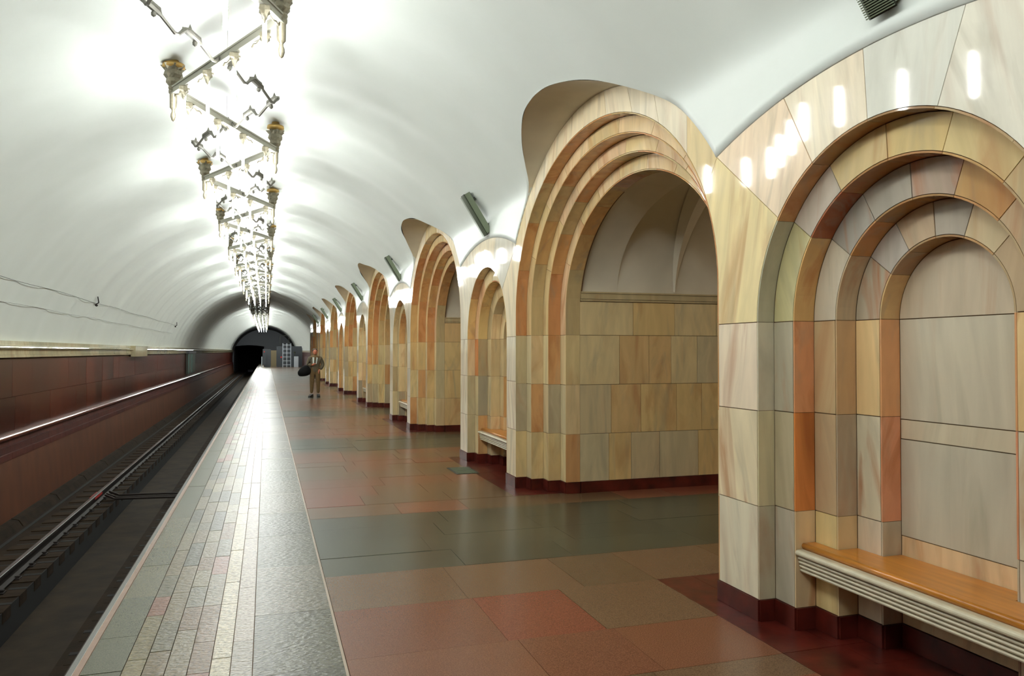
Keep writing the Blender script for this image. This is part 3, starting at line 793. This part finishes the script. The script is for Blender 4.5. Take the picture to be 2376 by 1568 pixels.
# marble cornice
COR = [(-4.26, 1.83), (-4.16, 1.83), (-4.15, 1.76), (-4.11, 1.745)]+[(-4.12+.035*math.cos(a), 1.715+.03*math.sin(a)) for a in [R(80)-R(160)*i/6 for i in range(7)]]+[(-4.15, 1.68), (-4.15, 1.60), (-4.135, 1.585), (-4.135, 1.545), (-4.18, 1.53), (-4.26, 1.53)]
yy = 9.0; cor = empty('trim_5', (-4.2, 9, 1.7), 'pale marble cornice along the left wall', kind='structure')
i = 0
while yy < Y_END:
    l = 1.02 if yy < 60 else 12; mb = MB(); mb.prismy([(x+4.2, z-1.7) for x, z in COR], yy-9+.002, min(Y_END, yy+l)-9-.002)
    mb.obj('cornice_block', M['marble'], cor, random.choice([C(186, 178, 146, .2), C(176, 170, 140, .2), C(194, 184, 152, .3)])); yy += l
def bracket_block(y, lab):
    b = empty('cornice_console', (-4.1, y, 1.68), lab, 'block'); mb = MB(); mb.box(-.06, .08, -1.3, 1.3, -.2, .13); mb.obj('block', M['marble'], b, C(190, 180, 148, .3))
    mb = MB(); mb.box(-.06, .09, -1.3, 1.3, .13, .15); mb.obj('cap', M['marble'], b, C(180, 172, 140, .3))
bracket_block(28.6, 'square pale marble block breaking the cornice on the left wall')
cab = empty('wall_cabinet', (-4.13, 47.4, 1.0), 'tall glazed teal cabinet on the left wall under the cornice', 'cabinet')
mb = MB(); mb.box(-.05, .06, -2.1, 2.1, -.62, .62); mb.obj('case', M['dark_rib'], cab)
for s in (-1, 1):
    mb = MB(); y0, y1 = sorted((s*.08, s*2.0)); mb.box(.06, .075, y0, y1, -.56, .5); mb.obj('door', M['teal'], cab)
mb = MB(); mb.box(-.05, .12, -2.2, 2.2, .53, .66); mb.obj('hood', M['grey_blue'], cab)
# thin cable high on the left haunch, with two hooks
def vx(z): return VA-math.sqrt(VR*VR-(z-VC)**2)
wr = MB(); wr.tube([(vx(2.8)+.03, 10+1.0*i, 2.8+.015*math.sin(i*1.1)) for i in range(28)], .004, 5)
tag(wr.obj('wall_cable', M['dark_rib']), 'thin cable strung along the left side of the vault', 'cable')
wr = MB(); wr.tube([(vx(2.45)+.03, 10+1.0*i, 2.45+.01*math.sin(i*1.3)) for i in range(28)], .004, 5)
tag(wr.obj('wall_cable', M['wire']), 'fainter lower cable along the left side of the vault', 'cable')
for y, lab in ((20.2, 'small rusty hook on the left vault, the nearer one'), (36.8, 'small rusty hook on the left vault, the farther one')):
    h = empty('wall_hook', (vx(2.8), y, 2.8), lab, 'hook'); mb = MB(); mb.tube([(.0, .12, -.05), (.1, 0, .0), (.12, -.22, .12)], .012, 6); mb.obj('arm', M['rail_rust'], h)
    mb = MB(); mb.lathe([(.0, -.03), (.03, -.015), (.03, .015), (0, .03)], (.03, .12, -.06), 8); mb.obj('foot', M['rail_rust'], h)

# ------------------------------------------------------------------ far end
ew = MB()
zt = VC+VR-.12
port = [(-4.05, -1.3), (-4.05, 2.3)]+[(-4.05+3.8*i/10, 2.3+.18*math.sin(PI*i/10)) for i in range(1, 10)]+[(-.3, 2.3), (-.3, -1.3)]
def face(poly, y): return [(x, y, z) for x, z in poly]
outer = [(5, -1.8), (5, 6), (-5, 6), (-5, -1.8)]
ew.prismy([(-5, 6), (-5, 2.62), (5, 2.62), (5, 6)], 106.9, 107.1); ew.prismy([(-.3, -1.8), (5, -1.8), (5, 2.62), (-.3, 2.62)], 106.9, 107.1)
ew.prismy([(-4.05, 2.62), (-4.05, 2.3), (-3.2, 2.42), (-2.2, 2.48), (-1.2, 2.42), (-.3, 2.3), (-.3, 2.62)], 106.9, 107.1)
ew.prismy([(-5, -1.8), (-4.05, -1.8), (-4.05, 2.62), (-5, 2.62)], 106.9, 107.1)
e = ew.obj('wall_end', M['grey_blue'], None, None, 'structure')
# ring beam at the mouth
V = []; Fc = []
for i in range(49):
    a = R(-5)+R(190)*i/48; V += [(VA+(VR+.1)*math.cos(a), 106.3, VC-.25+(VR+.1)*math.sin(a)), (VA+(VR-.15)*math.cos(a), 106.3, VC-.25+(VR-.15)*math.sin(a)), (VA+(VR-.15)*math.cos(a), 106.95, VC-.25+(VR-.15)*math.sin(a))]
for i in range(48):
    for j in range(2): a = 3*i+j; Fc.append((a, a+1, a+4, a+3))
mobj('end_ring', V, Fc, M['tunnel_dark'], e)
tn = MB(); tn.box(-4.4, -4.05, 107, 130, -1.3, 2.6); tn.box(-.3, 0, 107, 130, -1.3, 2.6); tn.box(-4.4, 0, 107, 130, 2.6, 2.8); tn.box(-4.4, 0, 129.8, 130, -1.3, 2.8)
tn.obj('tunnel_mouth', M['tunnel_dark'], e)
mb = MB(); mb.box(3.74, 3.9, Y_ARC, Y_END, 0, 1.62); mb.obj('wall_far_right', M['red_marble'], None, C(84, 42, 34, 1), 'structure')
mb = MB(); mb.box(3.70, 3.9, Y_ARC, Y_END, 1.55, 1.72); mb.obj('trim_6', M['dull_marble'], None, C(150, 140, 120, .2), 'structure')
# service partition on the far platform
pt = empty('service_partition', (0, 86, 0), 'grey service partition with a tan door at the far platform end', 'partition')
mb = MB(); mb.box(-.25, .45, 0, .1, 0, 1.9); mb.box(1.05, 3.7, 0, .1, 0, 2.2); mb.obj('panel', M['grey_blue'], pt)
mb = MB(); mb.box(.47, 1.03, -.05, .05, .02, 1.75); mb.obj('door', M['brown_door'], pt)
mb = MB(); mb.box(1.45, 1.6, -.04, 0, .95, 1.1); mb.obj('red_sign', M['red_paint'], pt)
mb = MB(); mb.box(.62, .9, -.03, 0, 1.5, 1.62); mb.obj('lamp', mat('door_lamp', (230, 225, 170), .5, emit=((1, .95, .6), .8)), pt)
lt = empty('lattice_gate', (2.05, 84.5, 0), 'pale steel lattice gate right of the far door', 'gate')
for i in range(3): mb = MB(); mb.box(-.42+.4*i, -.36+.4*i, -.03, .03, 0, 2.5); mb.obj('post', M['white_paint'], lt)
for i in range(6): mb = MB(); mb.box(-.42, .44, -.02, .02, .2+.42*i, .25+.42*i); mb.obj('bar', M['white_paint'], lt)
mb = MB(); mb.box(-.7, -.66, -.02, .02, 2.4, 3.3); mb.box(.2, .24, -.02, .02, 2.4, 3.3); mb.box(-.7, .24, -.02, .02, 3.28, 3.32); mb.box(-.7, .24, -.02, .02, 2.38, 2.42); mb.obj('upper_frame', M['dark_rib'], lt)
wb = empty('equipment_box', (2.98, 84.0, 0), 'white enamel equipment box at the far right platform end', 'box')
mb = MB(); mb.box(-.2, .24, -.2, .2, 0, 1.12); mb.obj('case', M['white_paint'], wb)
mb = MB(); mb.lathe([(.03, 0), (.03, .3), (.1, .32), (.1, .5), (.02, .52)], (-.15, 0, 1.12), 8); mb.obj('beacon', M['dark_rib'], wb)
mk = empty('platform_marker', (-.45, 84.5, 0), 'narrow white and red marker post at the far platform edge', 'post')
mb = MB(); mb.box(-.04, .04, -.03, .03, 0, 1.1); mb.obj('post', M['white_paint'], mk)
mb = MB(); mb.box(.08, .42, -.05, .05, .25, 1.9); mb.obj('panel', M['grey_blue'], mk)
mb = MB(); mb.box(.2, .3, -.07, -.05, 1.55, 1.66); mb.obj('signal', M['red_paint'], mk)

# ------------------------------------------------------------------ benches in the niches
def bench(k):
    lab = ['nearest bench, orange wooden seat in the niche at the right edge', 'second bench, wooden seat in the niche left of the big arch', 'third bench, just a pale end showing in the third niche',
           'fourth bench, tiny pale end in the fourth niche'][k]
    b = empty('niche_bench', (3.0, NC+PER*k, 0), lab, 'bench', 'benches in the niches')
    hy = .787-.004
    # seat follows the stepped recess
    P = [(.045, -hy), (.045, hy), (NX[2]-3.0-.006, hy), (NX[2]-3.0-.006, .587), (NX[3]-3.0-.006, .587), (NX[3]-3.0-.006, .394), (NX[4]-3.0-.006, .394),
         (NX[4]-3.0-.006, -.394), (NX[3]-3.0-.006, -.394), (NX[3]-3.0-.006, -.587), (NX[2]-3.0-.006, -.587), (NX[2]-3.0-.006, -hy)]
    V = [(x, y, .475) for x, y in P]+[(x, y, .512) for x, y in P]; n = len(P)
    V[n] = (.055, -hy, .512); V[n+1] = (.055, hy, .512)
    o = mobj('seat', V, [tuple(range(n)), tuple(range(2*n-1, n-1, -1))]+[(i, n+i, n+(i+1) % n, (i+1) % n) for i in range(n)], M['bench_wood'], b)
    mb = MB(); mb.tube([(.05, -hy, .495), (.05, hy, .495)], .018, 10); mb.obj('seat_edge', M['bench_wood'], b, smooth=True)
    mb = MB()
    pr = [(.06, .475)]+[(.008+.022*math.cos(a), .458+.018*math.sin(a)) for a in [R(80)+R(200)*i/8 for i in range(9)]]
    for j in range(4):
        z = .436-.024*j; x = .004+.005*j; pr += [(x+.014, z), (x+.003, z-.003), (x, z-.009), (x+.003, z-.016), (x+.014, z-.019)]
    pr += [(.06, .340)]
    mb.prismy(pr, -hy, hy); mb.obj('front_moulding', M['cream_paint'], b)
    for s in (-1, 1):
        mb = MB(); mb.box(.06, .10, s*.5-.03, s*.5+.03, .38, .474); mb.obj('support', M['dark_rib'], b)
for k in range(4): bench(k)

# ------------------------------------------------------------------ green floodlights on the vault over each niche
def floodlight(k):
    y = NC+PER*k-(.085 if k == 0 else .15)
    labs = ['ribbed green floodlight cut by the top edge of the frame', 'grey green floodlight on the vault over the second niche', 'floodlight on the vault over the third niche',
            'floodlight on the vault over the fourth niche', 'floodlight on the vault over the fifth niche', 'sixth floodlight along the vault, very small', 'seventh floodlight along the vault, very small']
    f = empty('floodlight', (0, 0, 0), labs[k], 'lamp', 'floodlights over the niches')
    p0 = Vector((2.61, 0, 3.80)); p1 = Vector((2.93, 0, 3.29)); c = (p0+p1)/2
    if k == 0: c += Vector((-.01, 0, .06))
    t = (p1-p0).normalized(); nrm = Vector((-t.z, 0, t.x)); nrm = nrm if nrm.x < 0 else -nrm
    f.matrix_world = Matrix(((t.x, 0, nrm.x, c.x), (0, 1, 0, y), (t.z, 0, nrm.z, c.z), (0, 0, 0, 1)))
    # local: x along, y across, z off the vault
    mb = MB(); mb.box(-.31, .29, -.082, .082, .02, .102); mb.obj('body', M['green_metal'], f)
    mb = MB(); mb.prism([(-.088, .102), (.088, .102), (.07, .110), (-.07, .110)], -.315, .31); mb.obj('lens_frame', M['dark_rib'], f)
    mb = MB()
    for i in range(51): x = -.30+.0119*i; mb.box(x, x+.006, -.086, .086, .108, .124)
    mb.obj('ribs', M['green_metal'], f, None, 'stuff')
    mb = MB(); mb.box(-.22, -.18, -.05, .05, -.03, .022); mb.box(.18, .22, -.05, .05, -.03, .022); mb.obj('bracket', M['dark_rib'], f)
    mb = MB(); mb.tube([(.28, 0, .06), (.34, 0, .055), (.38, .0, .03), (.42, .01, -.01), (.46, .01, -.03)], .008, 6); mb.obj('cable', M['rail_rust'], f)
for k in range(7): floodlight(k)

# ------------------------------------------------------------------ chandelier: zigzag of bays, each on its own stem
CH_Y0, CH_DY, XRr, XL, ZB = 6.95, 2.29, .11, -1.0, 4.55
def build_bay(side):
    """side=+1: stem on the right, bar runs to the next left corner; local origin at the stem, bar height"""
    parts = []
    dx = (XL-XRr) if side > 0 else (XRr-XL)
    x0 = 0
    zc = VC+math.sqrt(VR*VR-((XRr if side > 0 else XL)-VA)**2)-ZB      # ceiling above the bar
    mb = MB(); mb.lathe([(.05, zc+.01), (.06, zc-.03), (.115, zc-.045), (.12, zc-.085), (.06, zc-.105), (.05, zc-.12)], (0, 0, 0), 16); parts.append(('canopy', mb, 'brass', True))
    mb = MB(); mb.lathe([(.045, .26), (.045, zc-.11)], (0, 0, 0), 12); parts.append(('glass_sleeve', mb, 'glass', True))
    mb = MB(); mb.lathe([(.045, .0), (.055, .03), (.05, .05), (.075, .09), (.072, .13), (.095, .17), (.085, .22), (.115, .275), (.05, .28)], (0, 0, 0), 14, wob=[0, 0, 0, .08, .05, .12, .08, .2, 0]); parts.append(('capital', mb, 'bronze', False))
    mb = MB(); mb.lathe([(.052, 0), (.05, -.03), (.04, -.04), (.038, -.19), (.03, -.20), (.018, -.215), (.018, -.235), (.028, -.26), (.03, -.29), (.018, -.33), (.0, -.345)], (0, 0, 0), 12); parts.append(('pendant', mb, 'bronze', True))
    # bar, a channel profile along the zigzag
    L = math.hypot(dx, CH_DY); ux, uy = dx/L, CH_DY/L; nx, ny = -uy, ux
    def bx(mb, a0, a1, b0, b1, z0, z1):
        q = [(a0*ux+b0*nx, a0*uy+b0*ny), (a1*ux+b0*nx, a1*uy+b0*ny), (a1*ux+b1*nx, a1*uy+b1*ny), (a0*ux+b1*nx, a0*uy+b1*ny)]
        mb.add([(x, y, z0) for x, y in q]+[(x, y, z1) for x, y in q], [(0, 3, 2, 1), (4, 5, 6, 7), (0, 1, 5, 4), (1, 2, 6, 5), (2, 3, 7, 6), (3, 0, 4, 7)])
    mb = MB(); bx(mb, 0, L, -.035, .035, .022, .04); bx(mb, 0, L, -.024, .024, -.03, .022); bx(mb, 0, L, -.035, .035, -.045, -.03); parts.append(('bar', mb, 'bar_metal', False))
    for i in range(4):
        a = L*(.5+i)/4; px, py = a*ux, a*uy
        mb = MB(); mb.lathe([(.02, -.045), (.045, -.06), (.05, -.10), (.03, -.125), (.022, -.16), (.006, -.20)], (px+.0, py-.07, 0), 8, wob=[0, .25, .3, .2, .1, 0]); bx(mb, a-.02, a+.02, -.05, .03, -.062, -.045)
        parts.append(('leaf_holder', mb, 'bronze', False))
        mb = MB(); mb.lathe([(.008, -.50), (.016, -.49), (.016, -.07), (.008, -.06)], (px, py, 0), 10); parts.append(('lamp_tube', mb, 'tube', True))
        mb = MB()
        pts = [(px+ux*.1, py+uy*.1, -.06), (px+ux*.16, py+uy*.16, -.075), (px+ux*.22, py+uy*.22, -.062), (px+ux*.26, py+uy*.26, -.08)]
        mb.tube(pts, .008, 5); parts.append(('scroll', mb, 'bronze', False))
    # garland on the crossing zigzag, hanging on fine wires
    gx0, gx1 = dx, 0.0
    gdx = gx1-gx0; Lg = math.hypot(gdx, CH_DY); vx_, vy_ = gdx/Lg, CH_DY/Lg
    mb = MB(); pts = []; n = 48
    for i in range(n+1):
        u = i/n; ph = (u*4) % 1
        if ph < .38: z = .05-.02*ph/.38
        elif ph < .80: z = .03-.085*(ph-.38)/.42
        else: z = -.055+.105*(ph-.80)/.20
        pts.append((gx0+gdx*u, CH_DY*u, z-.02))
    mb.tube(pts, [.016+.010*(1 if (i/n*4) % 1 < .4 else 0) for i in range(n+1)], 6); parts.append(('garland', mb, 'garland', False))
    for i in range(4):
        u = (i+.18)/4; c = (gx0+gdx*u, CH_DY*u, .03)
        mb = MB(); q = []
        for (a, b, z) in ((-.16, 0, .01), (-.08, .035, .03), (.0, .028, .025), (.1, .035, .012), (.18, 0, -.02), (.1, -.035, .012), (.0, -.028, .025), (-.08, -.035, .03)):
            q.append((c[0]+vx_*a-vy_*b, c[1]+vy_*a+vx_*b, c[2]+z))
        q2 = [(x, y, z-.022) for x, y, z in q]
        mb.add(q+q2, [tuple(range(8)), tuple(range(15, 7, -1))]+[(k, 8+k, 8+(k+1) % 8, (k+1) % 8) for k in range(8)])
        mb.lathe([(.0, -.09), (.02, -.075), (.022, -.05), (.01, -.03)], (c[0]+vx_*.05, c[1]+vy_*.05, c[2]), 8)
        mb.lathe([(.012, .02), (.016, .05), (.0, .09)], (c[0]-vx_*.03, c[1]-vy_*.03, c[2]), 6)
        parts.append(('leaf_cluster', mb, 'garland', False))
    um = .55; xm = gx0+gdx*um; Xabs = (XRr if side > 0 else XL)+xm
    zt2 = VC+math.sqrt(VR*VR-(Xabs-VA)**2)-ZB
    mb = MB(); mb.tube([(xm, CH_DY*um, -.02), (xm, CH_DY*um, zt2)], .0035, 5); parts.append(('wire', mb, 'wire', False))
    res = []
    for nm, mb, mm, sm in parts:
        me = bpy.data.meshes.new(nm); me.from_pydata(mb.v, [], mb.f); me.update(); me.materials.append(M[mm])
        if sm: me.polygons.foreach_set('use_smooth', [True]*len(me.polygons))
        res.append((nm, me))
    return res
BAYS = {1: build_bay(1), -1: build_bay(-1)}
offmesh = {}
def chan_label(i, side, y):
    if i < 0: return 'zigzag chandelier bay above the camera, outside the picture'
    names = {0: 'zigzag chandelier bay cut by the top edge, brass capped stem on the right', 1: 'zigzag chandelier bay with the wide brass canopy at upper left',
             2: 'zigzag chandelier bay on the nearest fully seen right-hand brass stem', 3: 'zigzag chandelier bay on the second left-hand stem below the wide canopy',
             4: 'zigzag chandelier bay on the right-hand stem just below the nearest full one', 5: 'zigzag chandelier bay on the third left-hand stem, half lost in glare',
             6: 'zigzag chandelier bay on the third full right-hand stem, in the glare'}
    if i in names: return names[i]
    return 'distant lit zigzag chandelier bay merging into the white glare' if y < 43 else ('unlit dark chandelier bay before the last lit stretch' if y < 58 else 'bay of the last lit chandelier stretch by the tunnel end')
for i in range(-5, 41):
    side = 1 if i % 2 == 0 else -1
    y = CH_Y0+CH_DY*i
    if y > 100: break
    lb = chan_label(i, side, y)
    grp = 'bays of the zigzag chandelier' if 0 <= i < 7 else ('bays above the camera' if i < 0 else lb)
    o = empty('chandelier_bay', (XRr if side > 0 else XL, y, ZB), lb, 'chandelier', grp)
    off = 43 < y < 58
    for nm, me in BAYS[side]:
        if off and nm == 'lamp_tube':
            if me.name not in offmesh:
                m2 = me.copy(); m2.materials.clear(); m2.materials.append(M['tube_off']); offmesh[me.name] = m2
            me = offmesh[me.name]
        if i > 14 and nm in ('scroll', 'wire'): continue
        c = bpy.data.objects.new(nm, me); COL.objects.link(c); c.parent = o

# ------------------------------------------------------------------ the walking man
def skinned(name, joints, edges, m, parent, sub=2, root=0):
    me = bpy.data.meshes.new(name); me.from_pydata([j[:3] for j in joints], edges, []); me.update()
    o = bpy.data.objects.new(name, me); COL.objects.link(o); o.parent = parent
    me.materials.append(m)
    sk = o.modifiers.new('skin', 'SKIN'); sk.use_smooth_shade = True
    layer = me.skin_vertices[0] if me.skin_vertices else None
    if layer is None:
        bpy.context.view_layer.objects.active = o
        me.skin_vertices  # created with the modifier
        layer = me.skin_vertices[0]
    for v, j in zip(layer.data, joints):
        r = j[3] if isinstance(j[3], tuple) else (j[3], j[3]); v.radius = r; v.use_root = False
    layer.data[root].use_root = True
    sb = o.modifiers.new('sub', 'SUBSURF'); sb.levels = sub; sb.render_levels = sub
    return o
man = empty('person', (1.68, 28.6, 0), 'man in olive jacket and brown trousers walking on the platform, hand on his bag strap', 'person')
# local frame: he faces the camera (-y); his right hand side is at -x in the picture
J = [(0, 0, .95, (.155, .115)), (0, 0, 1.12, (.15, .11)), (0, .01, 1.32, (.175, .12)), (0, .01, 1.44, (.12, .09)), (0, 0, 1.50, (.055, .055)), (0, -.01, 1.56, (.06, .065)),
     (-.18, 0, 1.41, .07), (-.235, .0, 1.18, .058), (-.10, -.16, 1.16, .042),
     (.18, 0, 1.41, .07), (.26, .03, 1.17, .06), (.15, -.06, 1.0, .05),
     (-.095, 0, .86, .105), (-.11, -.01, .50, .075), (-.12, .03, .13, .055), (.095, 0, .86, .105), (.11, .0, .50, .075), (.12, .04, .13, .055)]
body = skinned('body', J[:6]+J[6:], [(0, 1), (1, 2), (2, 3), (3, 4), (4, 5), (3, 6), (6, 7), (7, 8), (3, 9), (9, 10), (10, 11), (0, 12), (12, 13), (13, 14), (0, 15), (15, 16), (16, 17)], M['trousers'], man, 2)
JJ = [(0, .01, .83, (.195, .135)), (0, .01, 1.0, (.185, .135)), (0, .01, 1.2, (.185, .135)), (0, .01, 1.36, (.19, .13)), (0, .01, 1.44, (.12, .095)),
      (-.19, .0, 1.39, .085), (-.255, .01, 1.17, .075), (-.13, -.15, 1.15, .058), (.19, 0, 1.39, .085), (.285, .03, 1.17, .077), (.17, -.07, .99, .062)]
skinned('jacket', JJ, [(0, 1), (1, 2), (2, 3), (3, 4), (3, 5), (5, 6), (6, 7), (3, 8), (8, 9), (9, 10)], M['jacket'], man, 2)
mb = MB(); mb.add([(-.10, -.128, 1.44), (-.035, -.142, 1.44), (-.045, -.155, 1.2), (-.09, -.15, 1.2), (.035, -.142, 1.44), (.09, -.128, 1.42), (.05, -.155, 1.2), (.02, -.156, 1.2),
                   (-.10, -.10, 1.44), (-.035, -.11, 1.44), (-.045, -.12, 1.2), (-.09, -.12, 1.2), (.035, -.11, 1.44), (.09, -.10, 1.42), (.05, -.12, 1.2), (.02, -.12, 1.2)],
                  [(0, 3, 2, 1), (4, 7, 6, 5), (0, 1, 9, 8), (1, 2, 10, 9), (2, 3, 11, 10), (3, 0, 8, 11), (4, 5, 13, 12), (5, 6, 14, 13), (6, 7, 15, 14), (7, 4, 12, 15)])
mb.obj('collar', M['shirt'], man)
def ball(mb, c, r, n=10, m=8, sx=1, sy=1, sz=1):
    base = len(mb.v)
    for i in range(m+1):
        p = PI*i/m
        for k in range(n): a = 2*PI*k/n; mb.v.append((c[0]+sx*r*math.sin(p)*math.cos(a), c[1]+sy*r*math.sin(p)*math.sin(a), c[2]+sz*r*math.cos(p)))
    for i in range(m):
        for k in range(n):
            a = base+i*n+k; b = base+i*n+(k+1) % n; mb.f.append((a, a+n, b+n, b))
mb = MB(); ball(mb, (0, -.01, 1.63), .09, 16, 12, .88, 1.02, 1.28)
mb.tube([(0, -.095, 1.655), (0, -.118, 1.615), (0, -.10, 1.605)], [.008, .016, .012], 6)          # nose
ball(mb, (-.083, 0, 1.62), .022, 8, 6, .4, .8, 1.2); ball(mb, (.083, 0, 1.62), .022, 8, 6, .4, .8, 1.2)   # ears
mb.tube([(-.022, -.093, 1.578), (0, -.099, 1.575), (.022, -.093, 1.578)], .006, 6)
mb.obj('head', M['skin'], man, smooth=True)
mb = MB(); ball(mb, (-.032, -.088, 1.645), .011, 8, 6); ball(mb, (.032, -.088, 1.645), .011, 8, 6); mb.obj('eyes', M['black'], man)
mb = MB(); ball(mb, (0, .012, 1.665), .1, 16, 10, .92, 1.0, .95); mb.v = [(x, y if y > -.02 or z > 1.68 else y*.55, z) for x, y, z in mb.v]; mb.obj('hair', M['hair'], man, smooth=True)
# hands: palm plus five bent fingers each
def hand(name, w, d, side):
    mb = MB(); w = Vector(w); d = Vector(d).normalized(); u = d.cross(Vector((0, 0, 1))).normalized(); n = u.cross(d)
    mb.tube([w-d*.02, w+d*.03, w+d*.085], [.026, .034, .034], 8)
    for i, (o_, l) in enumerate(((-.027, .06), (-.009, .07), (.009, .066), (.026, .052))):
        b = w+d*.085+u*o_; mb.tube([b, b+d*l*.45, b+d*l*.75-n*.018, b+d*l*.7-n*.04], [.0095, .009, .008, .007], 6)
    b = w+d*.03-u*side*.03; mb.tube([b, b-u*side*.025+d*.03, b-u*side*.02+d*.055-n*.015], [.011, .010, .008], 6)
    mb.obj(name, M['skin'], man, smooth=True)
hand('hand', (-.10, -.17, 1.16), (.35, -.25, .25), 1)
hand('hand', (.145, -.075, .985), (-.35, -.1, -1), -1)
for (x, y, yaw) in ((-.13, -.02, -.5), (.12, .02, .1)):
    mb = MB(); c, s = math.cos(yaw), math.sin(yaw)
    P = [(-.045, .09), (.045, .09), (.055, -.06), (.045, -.17), (0, -.2), (-.045, -.17), (-.055, -.06)]
    Q = [(x+c*a-s*b, y+s*a+c*b) for a, b in P]; n = len(P); hts = [.11, .11, .09, .055, .045, .055, .09]
    mb.add([(a, b, 0.0) for a, b in Q]+[((a-x)*.92+x, (b-y)*.94+y, h) for (a, b), h in zip(Q, hts)], [tuple(range(n)), tuple(range(2*n-1, n-1, -1))]+[(i, n+i, n+(i+1) % n, (i+1) % n) for i in range(n)])
    mb.obj('shoe', M['black'], man)
bag = empty('shoulder_bag', (1.68-.37, 28.56, .93), "black soft holdall hanging at the walking man's side", 'bag')
mb = MB(); ball(mb, (0, 0, 0), .24, 14, 10, .9, .6, .92); mb.v = [(x*(1.1-1.5*max(0, z))+.12*z, y, (z if z > -.15 else -.15+.4*(z+.15))+.1*x) for x, y, z in mb.v]; mb.obj('bag_body', M['bag_cloth'], bag, smooth=True)
mb = MB(); mb.tube([(.05, -.02, .18), (.16, -.06, .34), (.24, -.05, .50), (.27, .05, .48), (.2, .1, .16)], .012, 6); mb.obj('strap', M['black'], bag)
